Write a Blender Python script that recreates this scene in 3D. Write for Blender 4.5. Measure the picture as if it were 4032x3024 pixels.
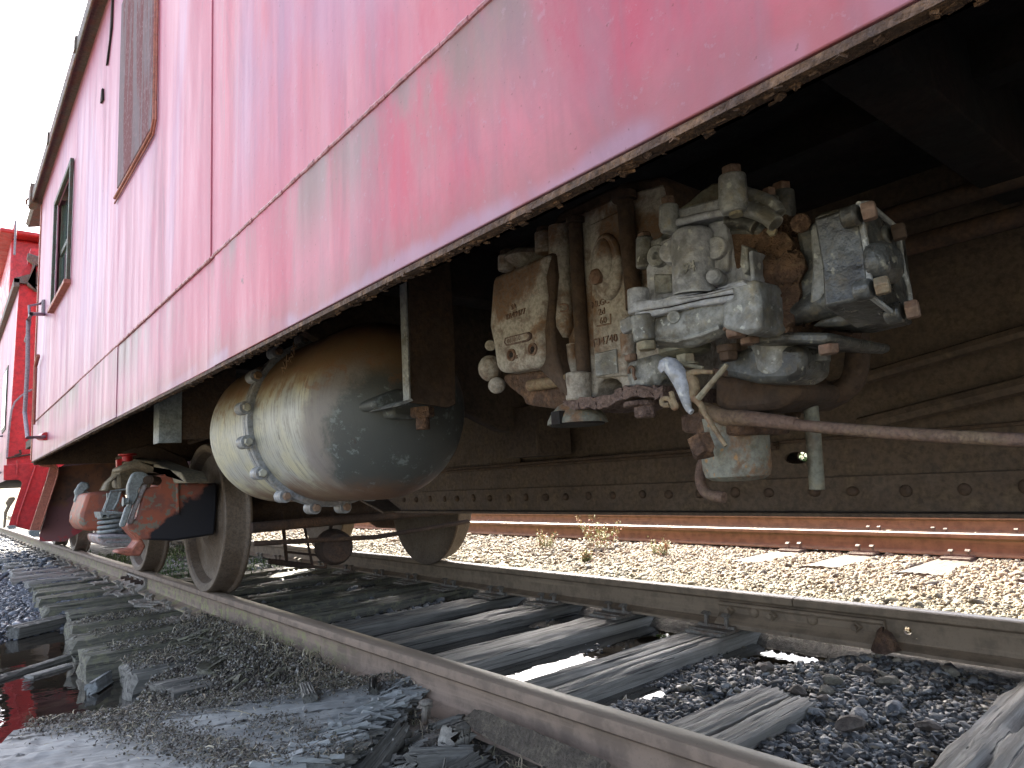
import bpy, bmesh, math, random
import numpy as np
from mathutils import Vector, Matrix, Euler
R = math.radians
random.seed(7); rng = np.random.default_rng(11)
sc = bpy.context.scene
for o in list(bpy.data.objects): bpy.data.objects.remove(o)
COL = sc.collection

# ------------------------------------------------------------------ camera, sky, sun, exposure
cam_d = bpy.data.cameras.new('camera'); cam = bpy.data.objects.new('camera', cam_d); COL.objects.link(cam)
cam_d.sensor_width = 36; cam_d.lens = 23.957; cam_d.clip_start = 0.02; cam_d.clip_end = 1500
rt = Vector((0.76966544, -0.6361122, -0.0545562)); up = Vector((-0.04473751, -0.13897631, 0.98928466)); fw = Vector((0.63687806, 0.75897751, 0.13542333))
cam.matrix_world = Matrix(((rt.x, up.x, -fw.x, -1.2492), (rt.y, up.y, -fw.y, 0), (rt.z, up.z, -fw.z, 0.5495), (0, 0, 0, 1)))
sc.camera = cam
SUN = Vector((0.60, 1.0, 0.98)).normalized()
EL = math.asin(SUN.z); AZ = math.atan2(SUN.x, SUN.y)
w = bpy.data.worlds.new('World'); sc.world = w; w.use_nodes = True
nt = w.node_tree; nt.nodes.clear()
sky = nt.nodes.new('ShaderNodeTexSky'); sky.sky_type = 'NISHITA'; sky.sun_disc = False
sky.sun_elevation = EL; sky.sun_rotation = AZ; sky.air_density = 0.8; sky.dust_density = 4.0; sky.ozone_density = 0.7
bg = nt.nodes.new('ShaderNodeBackground'); bg.inputs[1].default_value = 0.15
wo = nt.nodes.new('ShaderNodeOutputWorld')
hz = nt.nodes.new('ShaderNodeHueSaturation'); hz.inputs['Saturation'].default_value = .72   # thin white haze takes colour out of the sky
nt.links.new(sky.outputs[0], hz.inputs['Color']); nt.links.new(hz.outputs[0], bg.inputs[0]); nt.links.new(bg.outputs[0], wo.inputs[0])
sl = bpy.data.lights.new('sun', 'SUN'); sl.energy = 4.0; sl.angle = R(0.53); sl.color = (1, 0.94, 0.80)
so = bpy.data.objects.new('sun', sl); COL.objects.link(so)
so.rotation_euler = SUN.to_track_quat('Z', 'Y').to_euler()
sc.view_settings.view_transform = 'Standard'; sc.view_settings.look = 'None'
sc.view_settings.exposure = 2.42; sc.view_settings.gamma = 1; sc.view_settings.use_curve_mapping = False
try:
    sc.cycles.max_bounces = 8; sc.cycles.diffuse_bounces = 5; sc.cycles.glossy_bounces = 4
except Exception: pass

# ------------------------------------------------------------------ node helpers and materials
class NT:
    def __init__(s, name):
        s.m = bpy.data.materials.new(name); s.m.use_nodes = True; s.t = s.m.node_tree; s.t.nodes.clear()
        s.out = s.n('ShaderNodeOutputMaterial'); s.b = s.n('ShaderNodeBsdfPrincipled'); s.l(s.b.outputs[0], s.out.inputs[0])
    def n(s, k, **kw):
        x = s.t.nodes.new(k)
        for a, v in kw.items(): setattr(x, a, v)
        return x
    def l(s, a, b): s.t.links.new(a, b)
    def pos(s): 
        if not hasattr(s, '_p'): s._p = s.n('ShaderNodeNewGeometry').outputs['Position']
        return s._p
    def obj(s):
        if not hasattr(s, '_o'): s._o = s.n('ShaderNodeTexCoord').outputs['Object']
        return s._o
    def scaled(s, v, sc3):
        m = s.n('ShaderNodeMapping'); m.inputs['Scale'].default_value = sc3; s.l(v, m.inputs[0]); return m.outputs[0]
    def noise(s, v, scale, detail=4, rough=.6, dist=0):
        x = s.n('ShaderNodeTexNoise'); x.inputs['Scale'].default_value = scale; x.inputs['Detail'].default_value = detail
        x.inputs['Roughness'].default_value = rough; x.inputs['Distortion'].default_value = dist; s.l(v, x.inputs['Vector']); return x.outputs['Fac']
    def voro(s, v, scale, feat='F1', out='Distance'):
        x = s.n('ShaderNodeTexVoronoi'); x.feature = feat; x.inputs['Scale'].default_value = scale; s.l(v, x.inputs['Vector']); return x.outputs[out]
    def ramp(s, f, a, b, lo=0., hi=1.):
        x = s.n('ShaderNodeMapRange'); x.interpolation_type = 'SMOOTHSTEP'
        x.inputs[1].default_value = a; x.inputs[2].default_value = b; x.inputs[3].default_value = lo; x.inputs[4].default_value = hi
        s.l(f, x.inputs[0]); return x.outputs[0]
    def mix(s, f, a, b, mode='MIX'):
        x = s.n('ShaderNodeMix'); x.data_type = 'RGBA'; x.blend_type = mode
        for i, v in ((0, f), (6, a), (7, b)):
            if hasattr(v, 'links') or hasattr(v, 'is_linked'): s.l(v, x.inputs[i])
            elif i: x.inputs[i].default_value = (*v[:3], 1)
            else: x.inputs[i].default_value = v
        return x.outputs[2]
    def math(s, op, a, b=0.):
        x = s.n('ShaderNodeMath'); x.operation = op
        for i, v in ((0, a), (1, b)):
            if hasattr(v, 'is_linked'): s.l(v, x.inputs[i])
            else: x.inputs[i].default_value = v
        return x.outputs[0]
    def sep(s, v):
        x = s.n('ShaderNodeSeparateXYZ'); s.l(v, x.inputs[0]); return x.outputs
    def set(s, col=None, rough=None, metal=None, bump=None, strength=.5, dist=.002, spec=None):
        if col is not None:
            if hasattr(col, 'is_linked'): s.l(col, s.b.inputs['Base Color'])
            else: s.b.inputs['Base Color'].default_value = (*col, 1)
        for k, v in (('Roughness', rough), ('Metallic', metal), ('Specular IOR Level', spec)):
            if v is None: continue
            if hasattr(v, 'is_linked'): s.l(v, s.b.inputs[k])
            else: s.b.inputs[k].default_value = v
        if bump is not None:
            x = s.n('ShaderNodeBump'); x.inputs['Strength'].default_value = strength; x.inputs['Distance'].default_value = dist
            s.l(bump, x.inputs['Height']); s.l(x.outputs[0], s.b.inputs['Normal'])
        return s.m

def m_metal(name, base, rust, dirt, lo=.45, hi=.65, scale=9, rough=.6, metal=0., fine=95, dist=.003, spots=None, strength=.9, wear=None):
    """weathered cast or rolled metal: base colour, patches of rust, dusty dirt, pitted surface"""
    t = NT(name); p = t.pos()
    a = t.noise(p, scale, 6, .65, .3); b = t.noise(p, scale*4.3, 4, .6); f = t.noise(p, fine, 3, .6)
    c = t.mix(t.ramp(a, lo, hi), base, rust)
    c = t.mix(t.ramp(b, .5, .75, 0, .75), c, dirt)
    c = t.mix(t.ramp(f, .36, .72, 0, .65), c, tuple(v*.40 for v in base)); g = t.noise(p, 38, 5, .7, .4); c = t.mix(t.ramp(g, .52, .66, 0, .55), c, tuple(v*.55 for v in rust))
    if spots: c = t.mix(t.ramp(t.noise(p, scale*8, 3, .5), .62, .72), c, spots)
    if wear:
        bv = t.n('ShaderNodeBevel'); bv.samples = 4; bv.inputs['Radius'].default_value = .006; gm = t.n('ShaderNodeNewGeometry'); dt = t.n('ShaderNodeVectorMath'); dt.operation = 'DOT_PRODUCT'
        t.l(bv.outputs[0], dt.inputs[0]); t.l(gm.outputs['Normal'], dt.inputs[1])
        c = t.mix(t.math('MULTIPLY', t.ramp(dt.outputs['Value'], .97, .80), t.ramp(b, .35, .6)), c, wear)
    h = t.math('ADD', t.math('MULTIPLY', f, .6), t.math('MULTIPLY', b, 1.0))
    return t.set(c, t.ramp(b, .3, .8, rough-.12, rough+.2), metal, h, strength, dist)

M = {}
M['rust'] = m_metal('dark_rust', (.085, .052, .034), (.06, .038, .026), (.12, .075, .045), rough=.85)
M['sill'] = m_metal('sill_rust', (.105, .072, .05), (.075, .05, .036), (.16, .12, .08), rough=.8, scale=5, fine=70, dist=.004)
M['rust_edge'] = m_metal('flaking_rust', (.09, .05, .033), (.2, .11, .06), (.05, .03, .02), rough=.85, scale=25, dist=.008)
M['blue_cast'] = m_metal('blue_grey_casting', (.44, .46, .52), (.24, .245, .25), (.29, .26, .19), .48, .64, 9, .42, spots=(.55, .56, .55), wear=(.58, .60, .64))
M['dark_cast'] = m_metal('dark_grey_casting', (.085, .088, .085), (.03, .026, .022), (.16, .125, .075), .46, .62, 11, .38, spots=(.22, .21, .17), wear=(.24, .24, .22))
M['mid_cast'] = m_metal('mid_grey_casting', (.31, .32, .32), (.12, .11, .09), (.30, .25, .15), .47, .62, 12, .42, spots=(.46, .47, .44), wear=(.46, .47, .46))
M['dusty_cast'] = m_metal('dusty_grey_casting', (.42, .385, .34), (.20, .11, .06), (.09, .05, .035), .48, .60, 8, .75, fine=130, wear=(.5, .46, .40))
M['lump'] = m_metal('crusted_rust', (.10, .055, .035), (.16, .09, .05), (.22, .16, .11), rough=.9, scale=22, fine=60, dist=.01, strength=1)
M['bolt'] = m_metal('pink_rust_bolt', (.25, .165, .125), (.17, .085, .05), (.24, .18, .13), rough=.75, scale=20)
M['bolt_tan'] = m_metal('tan_bolt', (.30, .27, .19), (.2, .13, .08), (.3, .28, .2), rough=.7, scale=20)
M['scale_pink'] = m_metal('scaly_rust', (.22, .15, .13), (.10, .06, .05), (.3, .23, .19), rough=.9, scale=45, fine=160, dist=.006, strength=1)
M['wire'] = m_metal('rusty_wire', (.26, .19, .11), (.19, .09, .05), (.3, .26, .17), rough=.7, scale=30)
M['rod'] = m_metal('brown_rod', (.15, .09, .065), (.20, .14, .085), (.10, .07, .06), rough=.75, scale=12, fine=200)
M['galv'] = m_metal('grey_pipe', (.19, .19, .15), (.12, .095, .065), (.25, .23, .16), rough=.6, scale=14)
M['cup'] = m_metal('grey_cup', (.24, .24, .20), (.23, .12, .06), (.17, .15, .10), .5, .62, 14, .65, spots=(.36, .2, .08))
M['wheel'] = m_metal('wheel_steel', (.16, .12, .088), (.12, .08, .052), (.22, .175, .135), rough=.6, scale=4)
M['tread'] = m_metal('wheel_tread', (.11, .085, .068), (.13, .10, .08), (.08, .06, .045), rough=.5, scale=3, metal=.2)
M['truck_dark'] = m_metal('truck_dark', (.07, .045, .035), (.13, .07, .04), (.05, .04, .035), rough=.85, scale=4)
M['truck_tan'] = m_metal('truck_tan', (.27, .22, .145), (.18, .15, .10), (.13, .13, .12), rough=.7, scale=6)
M['truck_grey'] = m_metal('truck_grey', (.27, .30, .30), (.19, .20, .20), (.35, .35, .33), rough=.55, scale=9)
M['truck_pink'] = m_metal('spring_plank', (.40, .36, .36), (.36, .16, .12), (.28, .16, .14), .48, .6, 7, .6)
M['red'] = m_metal('bright_red_paint', (.55, .018, .022), (.42, .02, .025), (.45, .035, .035), rough=.45, scale=2, fine=30, dist=.0005)
M['red_lip'] = m_metal('faded_orange_lip', (.40, .13, .08), (.30, .08, .06), (.30, .15, .10), rough=.6, scale=5)
M['grab'] = m_metal('grab_iron_grey', (.28, .24, .26), (.28, .08, .08), (.32, .28, .29), .6, .7, 8, .5)
M['dark_floor'] = m_metal('underfloor', (.014, .012, .012), (.03, .016, .014), (.022, .018, .016), rough=.9, scale=3)
M['gutter'] = m_metal('roof_gutter', (.12, .10, .085), (.17, .07, .045), (.2, .17, .14), rough=.7, scale=8)
M['green_frame'] = m_metal('window_frame', (.06, .075, .05), (.09, .05, .035), (.12, .11, .08), rough=.6, scale=20)

def m_step():
    t = NT('step_sheet_patchy'); p = t.pos(); s_ = t.sep(p); n1 = t.noise(p, 5, 5, .6); n2 = t.noise(p, 26, 4, .7)
    z = t.math('ADD', s_[2], t.math('MULTIPLY', n1, .35))
    c = t.mix(t.ramp(n1, .42, .58), (.085, .045, .035), (.20, .085, .045))
    c = t.mix(t.ramp(z, .70, .74, 1, 0), c, (.19, .075, .075)); c = t.mix(t.math('MULTIPLY', t.ramp(z, .50, .52, 1, 0), t.ramp(n2, .45, .55)), c, (.33, .04, .045))
    c = t.mix(t.ramp(n2, .62, .70), c, (.06, .035, .03)); return t.set(c, .65, 0, n2, .5, .003)
M['step'] = m_step()
def m_orange():
    t = NT('orange_paint_black_grease'); p = t.pos(); s_ = t.sep(p)
    n1 = t.noise(p, 9, 5, .6); n2 = t.noise(p, 30, 4, .6)
    c = t.mix(t.ramp(n1, .45, .6), (.36, .10, .055), (.24, .085, .06))
    # the grease line climbs towards the wheel
    z = t.math('ADD', s_[2], t.math('MULTIPLY', s_[0], -.9)); z = t.math('ADD', z, t.math('MULTIPLY', n1, .22))
    c = t.mix(t.ramp(n2, .55, .6), c, (.20, .17, .13))
    c = t.mix(t.ramp(z, .80, .84), (.012, .012, .017), c)
    return t.set(c, .6, 0, n2, .5, .003)
M['orange'] = m_orange()

def m_tank():
    t = NT('grey_reservoir_paint'); p = t.pos(); s_ = t.sep(p)
    n = t.noise(p, 6, 5, .6); n2 = t.noise(p, 28, 5, .65); f = t.noise(p, 160, 3, .6); n3 = t.noise(p, 13, 6, .75, .5)
    ring = t.noise(t.scaled(p, (6, 160, 6)), 1, 3, .6)
    c = t.mix(t.ramp(n, .4, .62), (.40, .40, .36), (.50, .47, .33))
    c = t.mix(t.math('MULTIPLY', t.ramp(ring, .45, .62), t.ramp(n2, .3, .6)), c, (.23, .225, .205))
    c = t.mix(t.ramp(n3, .55, .66, 0, .7), c, (.24, .225, .20))
    # slate-coloured bare patch that reaches over the near dome
    d = t.math('ADD', s_[1], t.math('MULTIPLY', n3, .12)); d = t.math('SUBTRACT', d, t.math('MULTIPLY', t.math('SUBTRACT', .76, s_[2]), .45))
    c = t.mix(t.ramp(d, 1.74, 1.80, .85, 0), c, (.20, .175, .165))
    c = t.mix(t.ramp(d, 1.655, 1.70, 1, 0), c, (.085, .090, .086))
    sp = t.math('MULTIPLY', t.ramp(t.noise(p, 15, 7, .8), .55, .62), t.ramp(d, 1.655, 1.70, 1, 0)); c = t.mix(sp, c, (.19, .215, .21))
    # brown dust on the upper side and rust creeping along the bottom
    top = t.math('ADD', s_[2], t.math('MULTIPLY', n, .20))
    c = t.mix(t.ramp(top, .90, 1.00), c, (.22, .135, .07)); c = t.mix(t.ramp(top, 1.02, 1.10), c, (.11, .06, .038))
    c = t.mix(t.math('MULTIPLY', t.ramp(top, .86, .93), t.ramp(n2, .5, .6, 0, .6)), c, (.24, .12, .06))
    c = t.mix(t.ramp(top, .62, .69, .85, 0), c, (.19, .10, .055)); c = t.mix(t.ramp(n2, .66, .72, 0, .6), c, (.07, .05, .04))
    h = t.math('ADD', t.math('MULTIPLY', f, .5), t.math('MULTIPLY', ring, .35))
    return t.set(c, t.ramp(n, .3, .7, .42, .65), .0, h, .6, .002)
M['tank'] = m_tank()
M['ring'] = m_metal('flange_grey', (.30, .31, .32), (.20, .19, .18), (.26, .20, .13), .5, .65, 8, .5, wear=(.42, .43, .44))

def m_paint():
    """red carbody paint, chalked to pink, in vertical runs, with lilac sky sheen painted in"""
    t = NT('faded_red_carbody_paint'); p = t.pos(); s_ = t.sep(p)
    v = t.scaled(p, (1, 2.4, .60)); v2 = t.scaled(p, (1, 15, 1.0)); v3 = t.scaled(p, (1, 1.7, .75))
    a = t.noise(v, 1, 6, .68, .9); b = t.noise(v2, 1, 5, .65, .3); g = t.noise(v3, 1.3, 4, .6, .8); f = t.noise(p, 55, 4, .75); s2 = t.noise(p, 140, 2, .5)
    c = t.mix(t.ramp(a, .38, .62), (.47, .055, .095), (.50, .135, .175))
    # lilac sky sheen of the grazing view painted in, stronger further along the car
    far = t.ramp(s_[1], .6, 3.4, 0, .60)
    c = t.mix(far, c, (0.356, 0.193, 0.268))
    c = t.mix(t.math('MULTIPLY', t.ramp(b, .48, .72), .32), c, (0.387, 0.226, 0.293))
    c = t.mix(t.math('MULTIPLY', t.ramp(b, .52, .30), t.ramp(g, .45, .6, 0, .55)), c, (0.206, 0.0695, 0.0889))
    # grey green film just under the weld, and dark soot in places
    film = t.math('MULTIPLY', t.ramp(t.math('ADD', s_[2], t.math('MULTIPLY', g, .16)), 1.02, 1.20, 0, 1), t.ramp(s_[2], 1.135, 1.15, 1, 0))
    film = t.math('MULTIPLY', film, t.ramp(a, .40, .62))
    c = t.mix(t.math('MULTIPLY', film, .85), c, (0.206, 0.145, 0.127))
    low = t.math('MULTIPLY', t.ramp(t.math('SUBTRACT', s_[2], t.math('MULTIPLY', f, .08)), .82, .93, 1, 0), .55)
    c = t.mix(low, c, (0.25, 0.113, 0.109))
    pale = t.math('MULTIPLY', t.ramp(t.math('ADD', s_[2], t.math('MULTIPLY', a, .10)), .915, .94, 1, 0), t.ramp(g, .40, .55, 0, .7))
    c = t.mix(pale, c, (0.35, 0.215, 0.293))
    soot = t.math('MULTIPLY', t.ramp(t.noise(t.scaled(p, (1, 3.6, .8)), .8, 6, .68, 1.2), .50, .64), t.ramp(b, .35, .6, .15, .42))
    c = t.mix(soot, c, (0.187, 0.113, 0.146))
    c = t.mix(t.math('MULTIPLY', t.ramp(t.noise(t.scaled(p, (1, 1.6, .5)), 1.1, 5, .6, .8), .46, .62, 0, .55), t.ramp(s_[2], 1.05, 1.5)), c, (0.344, 0.206, 0.326))
    c = t.mix(t.ramp(f, .60, .70, 0, .30), c, (0.387, 0.236, 0.293))
    c = t.mix(t.ramp(s2, .70, .76, 0, .5), c, (0.125, 0.0483, 0.0446))
    c = t.mix(t.ramp(t.noise(p, 9, 6, .7), .70, .735, 0, .8), c, (0.106, 0.0402, 0.035))
    # oil-canned sheet plus fine chalk
    h = t.math('ADD', t.math('MULTIPLY', t.noise(v3, 1.6, 2, .4), 9.), t.math('ADD', t.math('MULTIPLY', f, .22), t.math('MULTIPLY', b, .15)))
    return t.set(c, t.ramp(b, .3, .8, .42, .62), 0, h, .5, .004, .32)
M['paint'] = m_paint()
M['weld'] = m_metal('weld_paint', (.44, .17, .20), (.34, .10, .12), (.42, .26, .29), rough=.5, scale=14)

def m_cover():
    t = NT('window_cover_bare'); p = t.pos()
    v = t.scaled(p, (1, 9, .8)); a = t.noise(v, 1, 4, .6, .8); f = t.noise(p, 60, 4, .8)
    c = t.mix(t.ramp(a, .42, .58), (.15, .055, .06), (.17, .135, .15)); c = t.mix(t.ramp(f, .50, .66, 0, .8), c, (.26, .17, .19))
    return t.set(c, .9, 0, f, .3, .002, .2)
M['cover'] = m_cover()

def m_rail(name, side, top, moss=False):
    t = NT(name); p = t.pos(); s_ = t.sep(p)
    v = t.scaled(p, (30, 1.2, 30)); a = t.noise(v, 1, 5, .6); b = t.noise(p, 14, 5, .65); f = t.noise(p, 160, 3, .6)
    c = t.mix(t.ramp(b, .4, .65), side, tuple(x*.68 for x in side)); c = t.mix(t.ramp(a, .5, .7, 0, .6), c, tuple(x*1.35 for x in side))
    c = t.mix(t.ramp(s_[2], -.006, -.001), c, top)
    c = t.mix(t.ramp(f, .6, .72, 0, .4), c, tuple(x*.5 for x in side))
    if moss:
        g = t.math('MULTIPLY', t.ramp(t.noise(t.scaled(p, (10, 14, 26)), 1, 6, .8), .50, .58), t.ramp(s_[2], -.045, -.055))
        g = t.math('MULTIPLY', g, t.ramp(s_[1], 2.2, 3.1))
        c = t.mix(t.math('MULTIPLY', g, .8), c, (.26, .26, .11))
    h = t.math('ADD', t.math('MULTIPLY', f, .5), b)
    r = t.ramp(s_[2], -.006, -.001, .75, .40)
    return t.set(c, r, .0, h, .5, .0015)
M['rail'] = m_rail('brown_rail', (.24, .175, .13), (.26, .205, .155), True)
M['rail_o'] = m_rail('orange_rail', (.21, .125, .065), (.42, .36, .30))
M['rail_f'] = m_rail('brown_rail_far', (.27, .20, .135), (.24, .19, .145))
M['soil'] = m_metal('rotten_bark', (.10, .08, .06), (.17, .14, .10), (.05, .04, .032), rough=.9, scale=30, fine=70, dist=.01)
M['plate'] = m_metal('tie_plate', (.26, .235, .20), (.17, .11, .07), (.28, .26, .22), rough=.7, scale=12)
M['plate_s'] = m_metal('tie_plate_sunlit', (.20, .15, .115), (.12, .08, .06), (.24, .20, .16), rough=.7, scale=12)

def m_wood(name, a_, b_, crack, moss=None, sc_=1.):
    t = NT(name); o = t.obj(); rnd = t.n('ShaderNodeObjectInfo').outputs['Random']
    off = t.n('ShaderNodeVectorMath'); off.operation = 'ADD'; cb = t.n('ShaderNodeCombineXYZ')
    t.l(t.math('MULTIPLY', rnd, 37.), cb.inputs[0]); t.l(t.math('MULTIPLY', rnd, 11.), cb.inputs[2]); t.l(o, off.inputs[0]); t.l(cb.outputs[0], off.inputs[1]); o = off.outputs[0]
    g = t.noise(t.scaled(o, (2.2*sc_, 45*sc_, 45*sc_)), 1, 6, .7, .5); g2 = t.noise(t.scaled(o, (6*sc_, 130*sc_, 130*sc_)), 1, 4, .6)
    b = t.noise(o, 7, 5, .6); k = t.noise(t.scaled(o, (1.4*sc_, 60*sc_, 60*sc_)), 1, 3, .5, .4)
    c = t.mix(t.ramp(g, .35, .65), a_, b_); c = t.mix(t.ramp(b, .5, .75, 0, .6), c, tuple(x*.55 for x in a_))
    c = t.mix(t.ramp(k, .60, .68, 0, .9), c, crack); c = t.mix(t.ramp(g2, .62, .75, 0, .6), c, crack)
    if moss: c = t.mix(t.ramp(t.noise(o, 20, 5, .75), .50, .62, 0, .8), c, moss)
    h = t.math('SUBTRACT', t.math('ADD', g, t.math('MULTIPLY', g2, .6)), t.math('MULTIPLY', t.ramp(k, .60, .68), 1.2))
    return t.set(c, t.ramp(g, .3, .7, .5, .75), 0, h, .8, .006)
M['tie'] = m_wood('weathered_tie_wood', (.36, .335, .29), (.19, .175, .15), (.018, .016, .014))
M['tie_wet'] = m_wood('wet_dark_tie_wood', (.19, .18, .155), (.09, .085, .073), (.015, .014, .013))
M['tie_moss'] = m_wood('mossy_tie_wood', (.19, .175, .13), (.075, .07, .055), (.02, .02, .016), (.21, .20, .12))
M['plank'] = m_wood('grey_plank_wood', (.36, .365, .345), (.22, .225, .215), (.035, .033, .03), None, .55)
M['tie_pale'] = m_wood('pale_tie_wood', (.15, .125, .09), (.09, .075, .055), (.08, .07, .05))

def m_island(name, cols, rough=.75, dist=.003, wet=False, spread=1.):
    t = NT(name); g = t.n('ShaderNodeNewGeometry'); r = g.outputs['Random Per Island']; p = g.outputs['Position']
    cr = t.n('ShaderNodeValToRGB'); t.l(r, cr.inputs[0]); e = cr.color_ramp.elements; cr.color_ramp.interpolation = 'CONSTANT'
    e[0].position = 0; e[0].color = (*cols[0], 1); e[1].position = 1./len(cols); e[1].color = (*cols[1], 1)
    for i, c in enumerate(cols[2:]): q = e.new((i+2.)/len(cols)); q.color = (*c, 1)
    f = t.noise(p, 90, 4, .7); c = t.mix(t.ramp(f, .45, .7, 0, .55), cr.outputs[0], tuple(x*.6 for x in cols[0]))
    if wet: rough = t.ramp(t.math('FRACT', t.math('MULTIPLY', r, 7.3)), 0, 1, .28, .8)
    return t.set(c, rough, 0, f, .6, dist)
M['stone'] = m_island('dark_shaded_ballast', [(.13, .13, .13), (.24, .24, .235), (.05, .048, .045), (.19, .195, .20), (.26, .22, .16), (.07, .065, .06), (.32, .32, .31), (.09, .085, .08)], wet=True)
M['stone_wet'] = m_island('wet_slate_gravel', [(.07, .08, .095), (.11, .12, .14), (.045, .05, .06), (.15, .16, .18), (.09, .09, .10)], wet=True)
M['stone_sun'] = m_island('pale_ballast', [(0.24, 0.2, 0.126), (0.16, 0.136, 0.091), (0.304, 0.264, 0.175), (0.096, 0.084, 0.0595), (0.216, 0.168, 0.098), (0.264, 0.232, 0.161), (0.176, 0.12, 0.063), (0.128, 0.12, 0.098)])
M['straw'] = m_island('dry_grass_clippings', [(0.319, 0.254, 0.174), (0.145, 0.116, 0.0798), (0.522, 0.45, 0.319), (0.0725, 0.058, 0.0435), (0.232, 0.217, 0.131)], .8)
M['chip'] = m_island('bark_and_soil_crumbs', [(0.0798, 0.0653, 0.0522), (0.145, 0.123, 0.0943), (0.0435, 0.0362, 0.029), (0.29, 0.275, 0.246), (0.116, 0.109, 0.0725)], .7)
M['leaf'] = m_island('tree_leaves', [(.06, .11, .025), (.08, .14, .03), (.045, .08, .02), (.11, .16, .04)], .6)
M['weed'] = m_island('weed_leaves', [(.30, .34, .14), (.38, .30, .14), (.24, .28, .12), (.42, .16, .10), (.34, .36, .2)], .7)
M['bark'] = m_metal('bark', (.10, .08, .06), (.07, .055, .04), (.13, .11, .08), rough=.9)

def m_ground():
    t = NT('mud_and_cinders'); p = t.pos(); s_ = t.sep(p)
    a = t.noise(p, 3, 6, .7); b = t.noise(p, 40, 5, .75)
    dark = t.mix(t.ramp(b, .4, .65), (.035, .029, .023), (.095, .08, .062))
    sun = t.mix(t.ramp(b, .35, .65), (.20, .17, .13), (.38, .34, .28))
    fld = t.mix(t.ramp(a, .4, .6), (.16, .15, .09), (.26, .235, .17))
    c = t.mix(t.ramp(s_[0], 1.45, 1.62), dark, sun)  # shaded and sunlit tones painted in, split near the car's shadow edge
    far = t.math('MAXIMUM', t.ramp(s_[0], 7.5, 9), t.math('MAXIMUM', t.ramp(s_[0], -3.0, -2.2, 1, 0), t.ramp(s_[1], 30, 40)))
    c = t.mix(far, c, fld)
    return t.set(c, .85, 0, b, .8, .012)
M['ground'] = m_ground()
def m_water():
    t = NT('puddle_water'); p = t.pos(); n = t.noise(p, 7, 3, .5); n2 = t.noise(p, 30, 2, .5)
    c = t.mix(t.ramp(t.noise(p, 12, 4, .7), .45, .65), (.012, .010, .008), (.035, .026, .018))
    t.b.inputs['IOR'].default_value = 1.6
    return t.set(c, .02, 0, t.math('ADD', n, t.math('MULTIPLY', n2, .15)), .40, .004, .9)
M['water'] = m_water()
def m_glass():
    t = NT('window_glass'); return t.set((.06, .09, .09), .05, 0, t.noise(t.pos(), 5, 2), .1, .004, .8)
M['glass'] = m_glass()

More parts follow.
